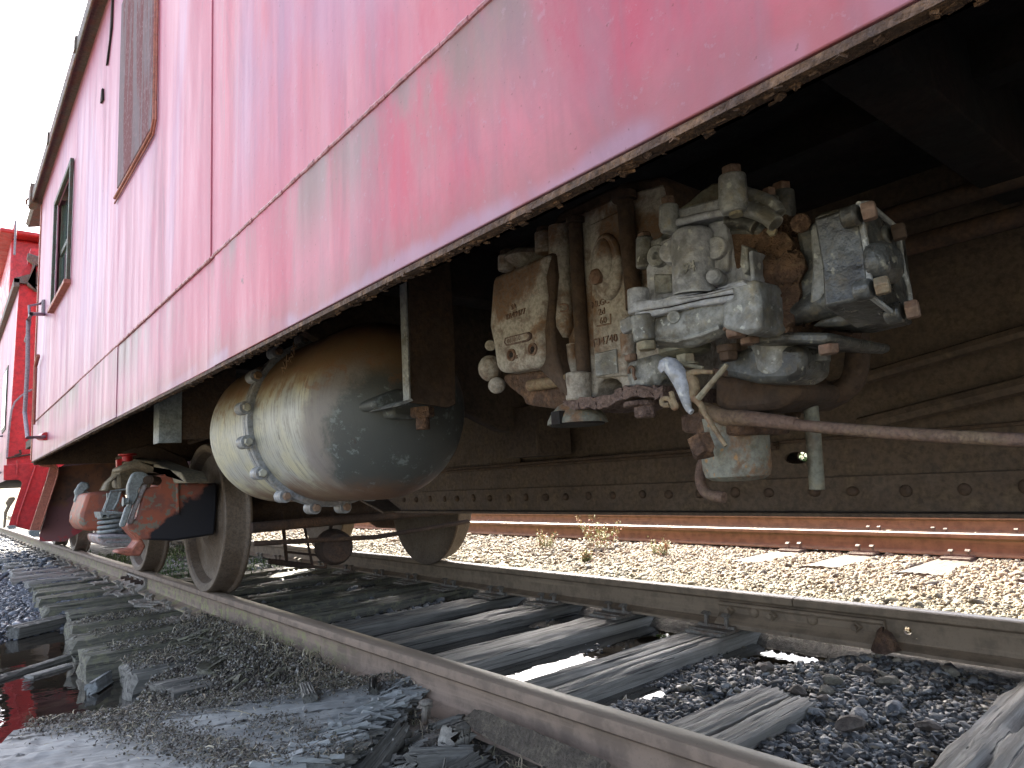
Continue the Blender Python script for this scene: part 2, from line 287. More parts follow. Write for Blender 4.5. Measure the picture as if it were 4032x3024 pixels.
# ------------------------------------------------------------------ mesh helpers
def ortho(a):
    a = Vector(a).normalized(); u = a.cross(Vector((0, 0, 1)) if abs(a.z) < .9 else Vector((1, 0, 0))).normalized(); return u, a.cross(u)
class MB:
    def __init__(s): s.v = []; s.f = []
    def add(s, v, f):
        n = len(s.v); s.v += [tuple(x) for x in v]; s.f += [tuple(i+n for i in q) for q in f]; return s
    def box(s, c, d, rot=None):
        c = Vector(c); v = []
        for x in (-.5, .5):
            for y in (-.5, .5):
                for z in (-.5, .5):
                    q = Vector((x*d[0], y*d[1], z*d[2]))
                    if rot is not None: q = rot @ q
                    v.append(c+q)
        return s.add(v, [(0, 1, 3, 2), (4, 6, 7, 5), (0, 4, 5, 1), (2, 3, 7, 6), (0, 2, 6, 4), (1, 5, 7, 3)])
    def bb(s, a, b): return s.box([(a[i]+b[i])/2 for i in range(3)], [abs(b[i]-a[i]) for i in range(3)])
    def prism(s, poly, axis, a, b, shrink=0.):
        """polygon in the plane across `axis`, extruded from a to b; shrink tapers the far end towards the middle"""
        n = len(poly); cx = sum(p[0] for p in poly)/n; cy = sum(p[1] for p in poly)/n; v = []
        for val, k in ((a, 0.), (b, shrink)):
            for p in poly:
                q = [p[0]+(cx-p[0])*k, p[1]+(cy-p[1])*k]; q.insert('xyz'.index(axis), val); v.append(q)
        return s.add(v, [tuple(range(n)), tuple(range(2*n-1, n-1, -1))]+[(i, (i+1) % n, n+(i+1) % n, n+i) for i in range(n)])
    def cyl(s, p0, p1, r0, r1=None, n=20):
        r1 = r0 if r1 is None else r1; p0 = Vector(p0); p1 = Vector(p1); u, w_ = ortho(p1-p0); v = []
        for p, r in ((p0, r0), (p1, r1)):
            for i in range(n): t = 2*math.pi*i/n; v.append(p+u*math.cos(t)*r+w_*math.sin(t)*r)
        return s.add(v, [tuple(range(n)), tuple(range(2*n-1, n-1, -1))]+[(i, (i+1) % n, n+(i+1) % n, n+i) for i in range(n)])
    def lathe(s, c, axis, prof, n=32, sx=1., ph=0.):
        """prof: (radius, height along axis)"""
        c = Vector(c); a = Vector(axis).normalized(); u, w_ = ortho(a); v = []; f = []; m = len(prof)
        for r, h in prof:
            for i in range(n): t = 2*math.pi*i/n+ph; v.append(c+a*h+u*math.cos(t)*max(r, 1e-4)*sx+w_*math.sin(t)*max(r, 1e-4))
        for j in range(m-1):
            for i in range(n): f.append((j*n+i, j*n+(i+1) % n, (j+1)*n+(i+1) % n, (j+1)*n+i))
        f += [tuple(range(n)), tuple(range(m*n-1, (m-1)*n-1, -1))]
        return s.add(v, f)
    def ball(s, c, r, n=16):
        if not hasattr(r, '__len__'): r = (r, r, r)
        v = []; f = []; m = n//2
        for j in range(m+1):
            ph = math.pi*j/m
            for i in range(n): t = 2*math.pi*i/n; v.append((c[0]+r[0]*math.sin(ph)*math.cos(t), c[1]+r[1]*math.sin(ph)*math.sin(t), c[2]+r[2]*math.cos(ph)))
        for j in range(m):
            for i in range(n): f.append((j*n+i, (j+1)*n+i, (j+1)*n+(i+1) % n, j*n+(i+1) % n))
        return s.add(v, f)
    def tube(s, pts, r, n=12, smooth=0):
        pts = [Vector(p) for p in pts]; rr = r if hasattr(r, '__len__') else [r]*len(pts); rr = list(rr)
        for _ in range(smooth):
            q = [pts[0]]; k = [rr[0]]
            for i in range(len(pts)-1):
                q += [pts[i]*.75+pts[i+1]*.25, pts[i]*.25+pts[i+1]*.75]; k += [rr[i]*.75+rr[i+1]*.25, rr[i]*.25+rr[i+1]*.75]
            pts = q+[pts[-1]]; rr = k+[rr[-1]]
        v = []; f = []; m = len(pts); u = None
        for j, p in enumerate(pts):
            d = (pts[min(j+1, m-1)]-pts[max(j-1, 0)]).normalized()
            if u is None: u, _w = ortho(d)
            u = (u-d*u.dot(d)).normalized(); w_ = d.cross(u)
            for i in range(n): t = 2*math.pi*i/n; v.append(p+u*math.cos(t)*rr[j]+w_*math.sin(t)*rr[j])
        for j in range(m-1):
            for i in range(n): f.append((j*n+i, j*n+(i+1) % n, (j+1)*n+(i+1) % n, (j+1)*n+i))
        f += [tuple(range(n)), tuple(range(m*n-1, (m-1)*n-1, -1))]
        return s.add(v, f)
    def hexa(s, c, axis, r, h, n=6):
        a = Vector(axis).normalized(); return s.lathe(c, a, [(r, 0), (r, h*.8), (r*.86, h)], n)

def finish(name, mb, mat, parent=None, bevel=0., angle=38, jitter=0., sub=0):
    me = bpy.data.meshes.new(name); me.from_pydata([tuple(v) for v in mb.v], [], mb.f)
    bm = bmesh.new(); bm.from_mesh(me); bmesh.ops.recalc_face_normals(bm, faces=bm.faces)
    if sub:
        bmesh.ops.triangulate(bm, faces=[f for f in bm.faces if len(f.verts) > 4])
        bmesh.ops.subdivide_edges(bm, edges=bm.edges, cuts=sub, use_grid_fill=True)
    if jitter:
        for v in bm.verts: v.co += Vector((random.uniform(-1, 1), random.uniform(-1, 1), random.uniform(-1, 1)))*jitter
    bm.to_mesh(me); bm.free()
    me.materials.append(M[mat] if isinstance(mat, str) else mat)
    me.polygons.foreach_set('use_smooth', [True]*len(me.polygons)); me.set_sharp_from_angle(angle=R(angle))
    o = bpy.data.objects.new(name, me); COL.objects.link(o)
    if parent is not None:
        o.parent = parent; k = parent; off = Vector(k.location)
        while k.parent: k = k.parent; off += Vector(k.location)
        o.location = -off
    if bevel:
        b = o.modifiers.new('bevel', 'BEVEL'); b.width = bevel; b.segments = 2; b.limit_method = 'ANGLE'; b.angle_limit = R(35)
    return o
def tag(o, label=None, cat=None, group=None, kind=None):
    for k, v in (('label', label), ('category', cat), ('group', group), ('kind', kind)):
        if v: o[k] = v
    return o
def thing(name, loc, label, cat, group=None, rz=0.):
    o = bpy.data.objects.new(name, None); o.empty_display_size = .1; COL.objects.link(o); o.location = loc; o.rotation_euler = (0, 0, rz)
    return tag(o, label, cat, group)
def copy_tree(o, parent=None):
    c_ = o.copy(); COL.objects.link(c_); c_.parent = parent
    for ch in list(o.children): copy_tree(ch, c_)
    return c_
def inst(name, mesh, parent, loc=(0, 0, 0), rot=(0, 0, 0), scale=(1, 1, 1)):
    """an object that shares a mesh; loc is in world space"""
    o = bpy.data.objects.new(name, mesh); COL.objects.link(o); o.rotation_euler = rot; o.scale = scale; off = Vector((0, 0, 0))
    if parent is not None:
        o.parent = parent; k = parent; off = Vector(k.location)
        while k.parent: k = k.parent; off += Vector(k.location)
    o.location = Vector(loc)-off
    return o
def mesh_of(name, mb, mat, angle=38):
    o = finish(name, mb, mat, None, 0, angle); me = o.data; bpy.data.objects.remove(o); return me
def lettering(text, size, mat, parent, pos, tilt=0., depth=.0012, name='lettering'):
    """raised cast letters on a face that looks towards -X"""
    cu = bpy.data.curves.new(name, 'FONT'); cu.body = text; cu.size = size; cu.extrude = depth; cu.resolution_u = 2
    t = bpy.data.objects.new(name, cu); COL.objects.link(t)
    dg = bpy.context.evaluated_depsgraph_get(); me = bpy.data.meshes.new_from_object(t.evaluated_get(dg))
    bpy.data.objects.remove(t)
    mt = Matrix(((0, 0, -1), (-1, 0, 0), (0, 1, 0))).to_4x4()
    me.transform(Matrix.Translation(Vector(pos)) @ Matrix.Rotation(tilt, 4, 'X') @ mt); me.name = name
    me.materials.clear(); me.materials.append(M[mat])
    o = bpy.data.objects.new(name, me); COL.objects.link(o)
    off = Vector(parent.location); k = parent
    while k.parent: k = k.parent; off += Vector(k.location)
    o.parent = parent; o.location = -off
    return o
def fast_mesh(name, V, F, mat, kind='stuff', parent=None, smooth=False):
    me = bpy.data.meshes.new(name); n = F.shape[1]
    me.vertices.add(len(V)); me.vertices.foreach_set('co', V.astype(np.float32).ravel())
    me.loops.add(F.size); me.loops.foreach_set('vertex_index', F.astype(np.int32).ravel())
    me.polygons.add(len(F)); me.polygons.foreach_set('loop_start', np.arange(0, F.size, n, dtype=np.int32))
    me.update(calc_edges=True); me.materials.append(M[mat])
    if smooth: me.polygons.foreach_set('use_smooth', [True]*len(F))
    o = bpy.data.objects.new(name, me); COL.objects.link(o)
    if kind: o['kind'] = kind
    if parent is not None: o.parent = parent
    return o
_bm = bmesh.new(); bmesh.ops.create_icosphere(_bm, subdivisions=1, radius=1); _bm.verts.ensure_lookup_table()
ICOV = np.array([v.co[:] for v in _bm.verts]); ICOF = np.array([[v.index for v in f.verts] for f in _bm.faces]); _bm.free()
def stones(name, P, S, mat, flat=.45, tilt=.5, kind='stuff'):
    N = len(P); k = 1+rng.normal(0, .22, (N, 12, 1)); k = np.clip(k, .55, 1.5)
    V = ICOV[None]*k*np.stack([rng.uniform(.7, 1.35, N), rng.uniform(.5, 1., N), flat*rng.uniform(.6, 1.5, N)], 1)[:, None, :]
    ax, ay, az = rng.normal(0, tilt, N), rng.normal(0, tilt, N), rng.uniform(0, 6.28, N)
    def rot(V, a, i, j):
        c_, s_ = np.cos(a)[:, None], np.sin(a)[:, None]; W = V.copy(); W[:, :, i] = V[:, :, i]*c_-V[:, :, j]*s_; W[:, :, j] = V[:, :, i]*s_+V[:, :, j]*c_; return W
    V = rot(V, az, 0, 1); V = rot(V, ax, 1, 2); V = rot(V, ay, 0, 2)
    V = V*S[:, None, None]+P[:, None, :]
    F = ICOF[None]+12*np.arange(N)[:, None, None]
    return fast_mesh(name, V.reshape(-1, 3), F.reshape(-1, 3), mat, kind)
def blades(name, P, L, W, mat, lift=.5, kind='stuff'):
    """thin bent strips (three quads long), for grass, roots and clippings"""
    N = len(P); az = rng.uniform(0, 6.28, N); el = rng.normal(0, lift, N); cur = rng.normal(0, .6, N)
    d = np.stack([np.cos(az)*np.cos(el), np.sin(az)*np.cos(el), np.sin(el)], 1); sd = np.stack([-np.sin(az), np.cos(az), rng.normal(0, .4, N)], 1)
    V = np.zeros((N, 8, 3))
    for i, t in enumerate((0, .33, .66, 1.)):
        c_ = P+d*(L*t)[:, None]+sd*(cur*L*t*(1-t))[:, None]+np.array([0, 0, 1])*(L*(t-t*t)*.5)[:, None]
        wv = sd*(W*(1-.6*t))[:, None]; V[:, 2*i] = c_-wv; V[:, 2*i+1] = c_+wv
    F = np.array([[0, 1, 3, 2], [2, 3, 5, 4], [4, 5, 7, 6]])[None]+8*np.arange(N)[:, None, None]
    return fast_mesh(name, V.reshape(-1, 3), F.reshape(-1, 4), mat, kind)
def sstep(a, b, x): t = np.clip((x-a)/(b-a), 0, 1); return t*t*(3-2*t)
_ph = rng.uniform(0, 6.28, (14, 2)); _fr = rng.normal(0, 1, (14, 2))
def wob(x, y, f=1.):
    s = 0
    for i in range(14):
        k = f*(1+i*.55); s = s+np.sin(_fr[i, 0]*k*x+_fr[i, 1]*k*y+_ph[i, 0])/(1+i*.35)
    return s/4.
WATER = -.282
def ground_h(x, y):
    """height of the ground (rail top is 0)"""
    x = np.asarray(x, float); y = np.asarray(y, float)
    n = wob(x, y, 2.2)*.012+wob(x+9, y, 7)*.006
    gauge = -.185-(.050-.035*wob(x+4, y*1.5, 5))*sstep(1.36, 1.70, y+.25*(x-.7)+.1*wob(x, y, 3))+.02*sstep(3.0, 3.5, y)+.02*wob(x, y, 4)*sstep(3, 3.5, y)
    gauge = gauge+.05*sstep(6, 9, y)
    edge = np.interp(x, [-1.6, -.88, -.69, -.57, -.33, -.18, 0], [2.80, 2.93, 3.03, 3.23, 3.34, 3.5, 3.6])
    mud = -.185+.07*np.exp(-((x+.25)/.13)**2-((y-2.95)/.45)**2)-.05*sstep(-.5, -.7, x)
    out = mud-.19*sstep(edge-.06, edge+.10, y+.04*wob(x, y, 5))
    bank = 5.35+.5*(x+.8)+.15*wob(x, y, 2); out = out+.17*sstep(bank-.4, bank+.3, y)+.03*sstep(7, 12, y)
    out = out+.10*sstep(-1.3, -2.1, x)*sstep(3., 5, y)
    out = out-.06*np.exp(-((x+.26)/.14)**2-((y-1.55)/.30)**2)
    h = np.where(x > 0, gauge, out)
    h = h+(-.178-h)*sstep(1.43, 1.56, x)
    h = h-.10*np.exp(-((x-2.9)/.5)**2)*0
    h = h-.12*sstep(8, 12, x)
    h = h+(-.12-h)*sstep(-3.0, -6, x)*.7
    return h+n*sstep(30, 10, np.abs(x)+np.abs(y)*.3)

# ------------------------------------------------------------------ the ground, the water
def make_ground():
    def axis(segs):
        o = []
        for a, b, n in segs: o += list(np.linspace(a, b, n, endpoint=False))
        return np.array(o+[segs[-1][1]])
    X = axis([(-400, -8, 20), (-8, -2, 30), (-2, 1.7, 124), (1.7, 9, 50), (9, 400, 24)]); Y = axis([(-300, -3, 20), (-3, .2, 30), (.2, 6, 170), (6, 16, 70), (16, 500, 34)])
    gx, gy = np.meshgrid(X, Y); V = np.stack([gx, gy, ground_h(gx, gy)], -1).reshape(-1, 3); nx, ny = len(X), len(Y)
    i, j = np.meshgrid(np.arange(nx-1), np.arange(ny-1)); a = (j*nx+i).ravel(); F = np.stack([a, a+1, a+nx+1, a+nx], 1)
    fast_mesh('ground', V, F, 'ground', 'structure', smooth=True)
make_ground()
wt = MB(); wt.add([(-2.6, 1.2, WATER), (-.04, 1.2, WATER), (-.04, 9.5, WATER), (-2.6, 9.5, WATER)], [(0, 1, 2, 3)]); wt.add([(-.03, 1.2, -.213), (1.46, 1.2, -.213), (1.46, 6.5, -.213), (-.03, 6.5, -.213)], [(0, 1, 2, 3)])
finish('puddle_water', wt, 'water')['kind'] = 'structure'

# ------------------------------------------------------------------ rails
def rail_poly(cx, zt=0.):
    h = [(.0, 0), (.022, 0), (.031, -.005), (.034, -.014), (.034, -.030), (.027, -.037), (.010, -.043), (.008, -.060), (.008, -.105), (.012, -.121), (.030, -.128), (.066, -.137), (.069, -.147)]
    return [(cx+x, zt+z) for x, z in h]+[(cx-x, zt+z) for x, z in reversed(h)]
def rail(name, cx, mat, label, y0=-1.5, y1=45, cuts=(), hole=None):
    r = thing(name, (cx, 2, -.147), label, 'rail', 'rails of the two tracks')
    ys = [y0]+[c_ for k in cuts for c_ in (k-.0025, k+.0025)]+[y1]
    for a, b in zip(ys[::2], ys[1::2]):
        if hole and a < hole[0] < b:   # a bolt hole through the web: the stretch round it is built as top, bottom and ring
            y, z, rr = hole; a2, b2 = y-.03, y+.03
            finish('rail_section', MB().prism(rail_poly(cx), 'y', a, a2), mat, r); finish('rail_section', MB().prism(rail_poly(cx), 'y', b2, b), mat, r)
            mb = MB(); P_ = rail_poly(cx); top = [p for p in P_ if p[1] >= -.0601]; bot = [p for p in P_ if p[1] <= -.0999]
            mb.prism(top, 'y', a2, b2); mb.prism(bot, 'y', a2, b2)
            for sx in (1,):
                pts = []; n = 24; ring = [(y+rr*math.cos(2*math.pi*i/n), z+rr*math.sin(2*math.pi*i/n)) for i in range(n)]
                def outp(t):
                    c_, s_ = math.cos(t), math.sin(t); k = min(.03/max(abs(c_), 1e-6), .0255/max(abs(s_), 1e-6)); return (y+c_*k, z+s_*k)
                ou = [outp(2*math.pi*i/n) for i in range(n)]; v = []
                for xx in (cx-.008, cx+.008): v += [(xx, *p) for p in ring]+[(xx, *p) for p in ou]
                f = []
                for i in range(n):
                    j = (i+1) % n; f += [(i, j, n+j, n+i), (2*n+i, 3*n+i, 3*n+j, 2*n+j), (i, 2*n+i, 2*n+j, j)]
                mb.add(v, f)
            finish('rail_section', mb, mat, r)
        else: finish('rail_section', MB().prism(rail_poly(cx), 'y', a, b), mat, r)
    return r
nr = rail('rail', -.034, 'rail', 'brown worn near rail running from bottom right to the caboose wheels', cuts=(4.02, 6.12))
fr = rail('rail', 1.469, 'rail_f', 'dull brown rail under the car\'s far side with a bolted joint', cuts=(1.503,), hole=(1.085, -.078, .014))
rail('rail', 4.17, 'rail_o', 'orange rusty rail of the next track, the one nearer the caboose', y0=-14)
rail('rail', 5.67, 'rail_o', 'orange rusty rail of the next track, the farther one just under the sill', y0=-18)
# joint bars on the far rail and on the near rail
def joint_bar(parent, cx, side, y0, y1, mat):
    x0 = cx+side*.008; poly = [(x0, -.046), (x0+side*.022, -.048), (x0+side*.026, -.058), (x0+side*.016, -.068), (x0+side*.016, -.092), (x0+side*.028, -.104), (x0+side*.038, -.114), (x0+side*.060, -.129), (x0+side*.062, -.139), (x0+side*.03, -.131), (x0, -.119)]
    return finish('joint_bar', MB().prism(poly, 'y', y0, y1), mat, parent, .0015)
jb = joint_bar(fr, 1.469, -1, 1.155, 1.86, 'rail_f'); joint_bar(fr, 1.469, 1, 1.155, 1.86, 'rail_f')
for y, kind in ((1.80, 'nut'), (1.685, 'head'), (1.600, 'nut'), (1.430, 'head'), (1.255, 'nut')):
    b = MB()
    if kind == 'head': b.lathe((1.446, y, -.078), (-1, 0, 0), [(.021, 0), (.020, .009), (.013, .017), (.003, .020)], 20)
    else: b.hexa((1.446, y, -.080), (-1, 0, 0), .021, .020, 4); b.cyl((1.43, y, -.080), (1.408, y, -.080), .010)
    finish('bolt', b, 'rail_f', fr)
finish('mud_clump', MB().lathe((1.40, 1.14, -.14), (0, 0, 1), [(.05, 0), (.04, .03), (.02, .06), (.004, .075)], 12), 'rust_edge', fr, jitter=.006)
jb = joint_bar(nr, -.034, -1, 5.78, 6.45, 'plate')
for y in (5.85, 6.0, 6.2, 6.36):
    b = MB(); b.hexa((-.05, y, -.078), (-1, 0, 0), .021, .022, 4); b.cyl((-.06, y, -.078), (-.115, y, -.078), .011, n=12); finish('bolt', b, 'truck_dark', nr)

# tie plates and spikes
def plate_proto():
    mb = MB(); mb.bb((-.19, -.09, -.160), (.19, .09, -.1478)); mb.bb((-.092, -.09, -.1478), (-.072, .09, -.136)); mb.bb((.072, -.09, -.1478), (.092, .09, -.136)); mb.bb((-.16, -.09, -.1478), (-.145, .09, -.143))
    me = mesh_of('tie_plate', mb, 'plate')
    s = MB(); s.box((0, 0, -.012), (.015, .015, .05)); s.prism([(-.016, .012), (.010, .012), (.013, .018), (.006, .026), (-.010, .027), (-.028, .016)], 'y', -.014, .014)
    return me, mesh_of('spike', s, 'plate')
PL, SP = plate_proto()
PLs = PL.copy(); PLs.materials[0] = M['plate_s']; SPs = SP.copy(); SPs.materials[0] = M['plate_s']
def tie_plate(cx, y, label, rz=0., sun=False, n=3, lift=0.):
    o = inst('tie_plate', PLs if sun else PL, None, (cx, y, 0), (0, 0, rz)); tag(o, label, 'tie plate', 'steel tie plates under the rails')
    for k, (dx, dy) in enumerate([(-.094, .045), (.094, -.03), (-.094, -.055), (.094, .05)][:n]):
        s = inst('spike', SPs if sun else SP, None, (0, 0, 0)); s.parent = o; s.location = (dx*.93, dy, -.130+lift+random.uniform(0, .012)); s.rotation_euler = (random.uniform(-.1, .1), random.uniform(-.08, .08), 0 if dx < 0 else math.pi)
    return o

# ------------------------------------------------------------------ ties
def tie_mesh(name, L, W, H, mat, rag=.006, groove=.010, seed=0, round_=.0, nx=46):
    rn = np.random.default_rng(seed); top = 15; sd = 5
    prof = [(W*(-.5+i/(top-1.)), H/2.) for i in range(top)]+[(W/2., H*(.5-(i+1.)/sd)) for i in range(sd)]+[(W*(.5-(i+1.)/6), -H/2) for i in range(5)]+[(-W/2., H*(-.5+i/float(sd))) for i in range(sd)]
    prof = np.array(prof); n = len(prof); g = rn.uniform(0, 1, n); g = np.where(g > .72, groove*rn.uniform(.5, 1.6, n), 0); ph = rn.uniform(0, 6, n); V = []
    for i in range(nx):
        t = i/(nx-1.); x = L*(t-.5)
        k = 1-.05*np.sin(9*t+ph[0])*rag*10
        for j in range(n):
            y, z = prof[j]*k; dep = g[j]*(.6+.4*math.sin(5*t*6.28+ph[j]))+rag*rn.normal(0, .35)
            r_ = math.hypot(y/W, z/H); cr = max(0, r_-.5)*round_
            y2, z2 = y*(1-cr), z*(1-cr)
            if j < top: z2 -= max(0, dep)+rag*.5*math.sin(3*x+ph[j % 3])
            else: y2 -= math.copysign(max(0, dep), y)
            xx = x+(rn.normal(0, .012) if i in (0, nx-1) else 0)+ (0 if 0 < i < nx-1 else 0)
            V.append((xx, y2, z2))
    F = [(i*n+j, i*n+(j+1) % n, (i+1)*n+(j+1) % n, (i+1)*n+j) for i in range(nx-1) for j in range(n)]
    mb = MB(); mb.v = V; mb.f = F+[tuple(range(n)), tuple(range(nx*n-1, (nx-1)*n-1, -1))]
    return mesh_of(name, mb, mat, 50)
TG = 'wooden ties under the caboose track'
def tie(y, cx=.735, z=-.160, L=2.66, W=.235, H=.17, rz=0., mat='tie', label='', seed=1, rag=.006, groove=.012, round_=.12, rx=0., grp=TG, cat='railway tie', name='railway_tie'):
    me = tie_mesh(name, L, W, H, mat, rag, groove, seed, round_)
    return tag(inst(name, me, None, (cx, y, z-H/2), (rx, 0, rz)), label, cat, grp)
tie(.60, 1.02, -.135, 2.2, .27, .19, R(2), 'tie', 'thick splintered round-edged tie at the bottom right corner over the gravel', 3, .008, .02, .7)
tie(1.235, .16, -.150, 1.26, .125, .13, 0, 'tie', 'pale flat tie plank half buried in gravel, the farther of the split pair', 4, .002, .004, .2)
tie(1.118, .16, -.150, 1.20, .085, .13, R(.5), 'tie', 'pale flat tie plank half buried in gravel, the nearer of the split pair', 5, .002, .004, .2)
tie(1.90, .70, -.160, 2.6, .13, .17, R(-.6), 'tie', 'grey cracked tie beside the bright puddle, its far half split lengthwise', 6, .006, .016, .3)
tie(1.77, .74, -.162, 2.5, .115, .17, R(.4), 'tie', 'grey cracked tie between the bright puddle and the gravel, near half of a split tie', 7, .006, .018, .35)
tie(2.42, .72, -.160, 2.6, .245, .17, R(.3), 'tie', 'grey furrowed tie just beyond the bright puddle, green water behind it', 8, .006, .016, .25)
tie(2.93, .72, -.158, 2.6, .24, .17, R(-.5), 'tie_wet', 'dark damp tie, third one back from the gravel patch', 9)
tie(3.40, .70, -.160, 2.62, .24, .17, R(.6), 'tie_wet', 'dark damp tie, fourth one back, its left end buried in trimmings', 10)
ly = 3.92; k = 0
far_ties = [(3.90, .66), (4.38, .70), (4.86, .72), (5.38, .74), (5.9, .73), (6.42, .7), (6.95, .73), (7.45, .75), (7.98, .72), (8.5, .7), (9.05, .74), (9.6, .73), (10.1, .72), (10.65, .74), (11.2, .73), (11.7, .72), (12.3, .72), (12.8, .74), (13.4, .73), (13.9, .73), (14.5, .73), (15.1, .73), (15.7, .73), (16.3, .73), (17, .73), (17.6, .73), (18.3, .73), (19, .73), (19.6, .73), (20.3, .73)]
ORD = ['', 'second', 'third', 'fourth', 'fifth', 'sixth', 'seventh', 'eighth', 'ninth', 'tenth']
labs = {0: 'mossy tie in front of the near wheel, its end standing in the puddle', 1: 'mossy square-ended tie directly under the near wheel contact', 2: 'dark mossy tie just behind the near wheel'}
for k, (y, cx) in enumerate(far_ties):
    lb_ = labs.get(k) or ('%s tie back from the near wheel in the long row leading left' % ORD[k-2] if k < 12 else None)
    tie(y, cx-.03+random.uniform(-.05, .03), -.160, 2.62, .225, .17, R(random.uniform(-1, 1)), 'tie_moss' if k < 8 else 'tie', lb_ or 'weathered tie far off in the long row of ties running away to the left', 20+k, .012 if k < 10 else .003)
tie(3.53, -.28, -.165, .62, .20, .16, R(3), 'tie_moss', 'debris-covered tie end lying in the puddle nearest the mud bank', 60, .012, .01, .5)
tie(3.16, -.16, -.13, .62, .15, .13, R(38), 'tie_moss', 'rotten tilted tie stub heaped with clippings beside the near rail', 61, .014, .014, .5, R(14))
# short loose wood in the wet gravel at the left
tie(5.52, -.72, -.205, .36, .10, .07, R(33), 'tie_wet', 'purplish board end stranded on wet gravel at the left', 62, .003, .004, .2, R(5), 'loose wood lying beside the track', 'board', 'loose_board')
tie(4.42, -.79, -.262, .62, .07, .05, R(38), 'tie_wet', 'long dark stick half sunk in the red puddle reflection', 63, .006, .006, .8, 0, 'loose wood lying beside the track', 'stick', 'loose_stick')
tie(4.22, -.80, -.268, .20, .06, .03, R(30), 'tie', 'small pale board floating in the puddle', 64, .003, .003, .4, 0, 'loose wood lying beside the track', 'board', 'loose_board')
tie(3.66, -.67, -.235, .16, .05, .05, R(60), 'plank', 'pale split stake leaning at the end of the debris-covered tie', 65, .004, .003, .2, R(-20), 'loose wood lying beside the track', 'stake', 'loose_stake')
# next track: tie ends show among the pale ballast
for k, y in enumerate([2.92, 2.36, 1.74, 1.12, .5, -.1, -.7, -1.3, 3.5, 4.1, 4.7, 5.3, 5.9, 6.5, 7.1, 7.7, 8.3, 8.9]):
    z = -.161 if y < 3.2 else -.178
    lab = {0: 'sunlit pale tie end of the next track, farthest of the three bare ones', 1: 'sunlit pale tie end of the next track, middle of the three bare ones', 2: 'sunlit pale tie end of the next track, nearest bare one at the right'}.get(k, 'tie of the next track nearly covered with ballast')
    tie(y, 4.72, z, 2.72, .24, .17, 0, 'tie_pale', lab, 80+k % 4, .003, .004, .15, 0, 'ties under the next track')
    if y < 3.2:
        tie_plate(4.17, y, {0: 'sunlit tie plate on the farthest bare tie of the next track', 1: 'sunlit tie plate on the middle bare tie of the next track', 2: 'sunlit tie plate on the nearest bare tie of the next track'}.get(k, 'sunlit tie plate on the next track'), 0, True, 3)
        tie_plate(5.67, y, 'sunlit tie plate under the farther orange rail', 0, True, 3)
# plates on the caboose track
pl_lab = {2.42: 'tie plate under the far rail beside the green puddle', 1.84: 'tie plate with a raised spike under the far rail, left of the joint', 2.93: 'tie plate under the far rail on the third dark tie', 3.40: 'tie plate under the far rail on the fourth dark tie'}
for y in [1.84, 2.42, 2.93, 3.40]+[t[0] for t in far_ties]:
    k = [t[0] for t in far_ties].index(y) if y > 3.5 else -1
    w_ = ['under', 'just behind'][k] + ' the near wheel contact' if 0 <= k < 2 else ('on the %s tie back from the near wheel' % ORD[k-2] if 2 < k < 12 else ('on the tie behind the near wheel' if k == 2 else 'far down the row of ties'))
    tie_plate(1.469, y, pl_lab.get(y, 'tie plate of the far rail '+w_), 0, False, 3, .02 if y == 1.84 else 0)
    if y > 3.3: tie_plate(-.034, y, 'tie plate of the near rail '+(w_ if k >= 0 else 'on the tie in front of the near wheel'), R(random.uniform(-3, 3)), False, 3)
tie_plate(-.034, 1.77, 'tie plate beneath the near rail in front of the grey plank', 0, False, 1)
tie_plate(-.034, 5.2, 'loose pale tie plate knocked askew beside the near rail', R(28), False, 1)
tie_plate(-.08, 6.05, 'pale tie plate piled under the near rail joint', R(-20), False, 2)

# ------------------------------------------------------------------ the caboose
cb = thing('caboose', (.76, 2.0, .86), 'old red caboose with chalky faded paint filling the top of the picture', 'caboose')
SX = -.75
def sheet(y0, y1, z0, z1, x=SX, name='side_panel', mat='paint', th=.006):
    return finish(name, MB().bb((x, y0, z0), (x+th, y1, z1)), mat, cb, .0015)
seams = [-3.0, -1.6, -.3, 1.012, 1.76, 3.13, 4.30]
for i, (a, b) in enumerate(zip(seams, seams[1:])):
    x = SX+(.003 if i % 2 else 0)
    if b == 4.30: sheet(a, b-.003, 1.142, 2.90, x)
    else: sheet(a, b-.003, 1.142, 2.90, x)
# last panel, built round the window opening
x = SX+.003; WY0, WY1, WZ0, WZ1 = 4.42, 5.12, 1.80, 2.47
mb = MB(); mb.bb((x, 4.30, 1.142), (x+.006, 6.15, WZ0)); mb.bb((x, 4.30, WZ1), (x+.006, 6.15, 2.90)); mb.bb((x, 4.30, WZ0), (x+.006, WY0, WZ1)); mb.bb((x, WY1, WZ0), (x+.006, 6.15, WZ1))
finish('side_panel', mb, 'paint', cb)
lows = [-3.0, -1.2, .12, 1.72, 2.95, 4.04, 6.15]
for i, (a, b) in enumerate(zip(lows, lows[1:])): sheet(a, b-.003, .858, 1.136, SX-.002+(.003 if i % 2 else 0), 'lower_side_panel')
wb = MB(); n = 420
for i in range(n):
    y = -3+9.15*i/n; r = .0042+.0006*math.sin(i*1.7)+random.uniform(0, .0010); wb.cyl((SX-.001, y, 1.139+random.uniform(-.0007, .0007)), (SX-.001, y+9.15/n*1.06, 1.139+random.uniform(-.0007, .0007)), r, r, 8)
finish('weld_bead', wb, 'weld', cb)
wn = finish('window', MB().bb((SX-.018, WY0-.03, WZ0-.035), (SX+.0, WY0, WZ1+.03)).bb((SX-.018, WY1, WZ0-.035), (SX+.0, WY1+.03, WZ1+.03)).bb((SX-.018, WY0, WZ1), (SX, WY1, WZ1+.03)), 'green_frame', cb, .003)
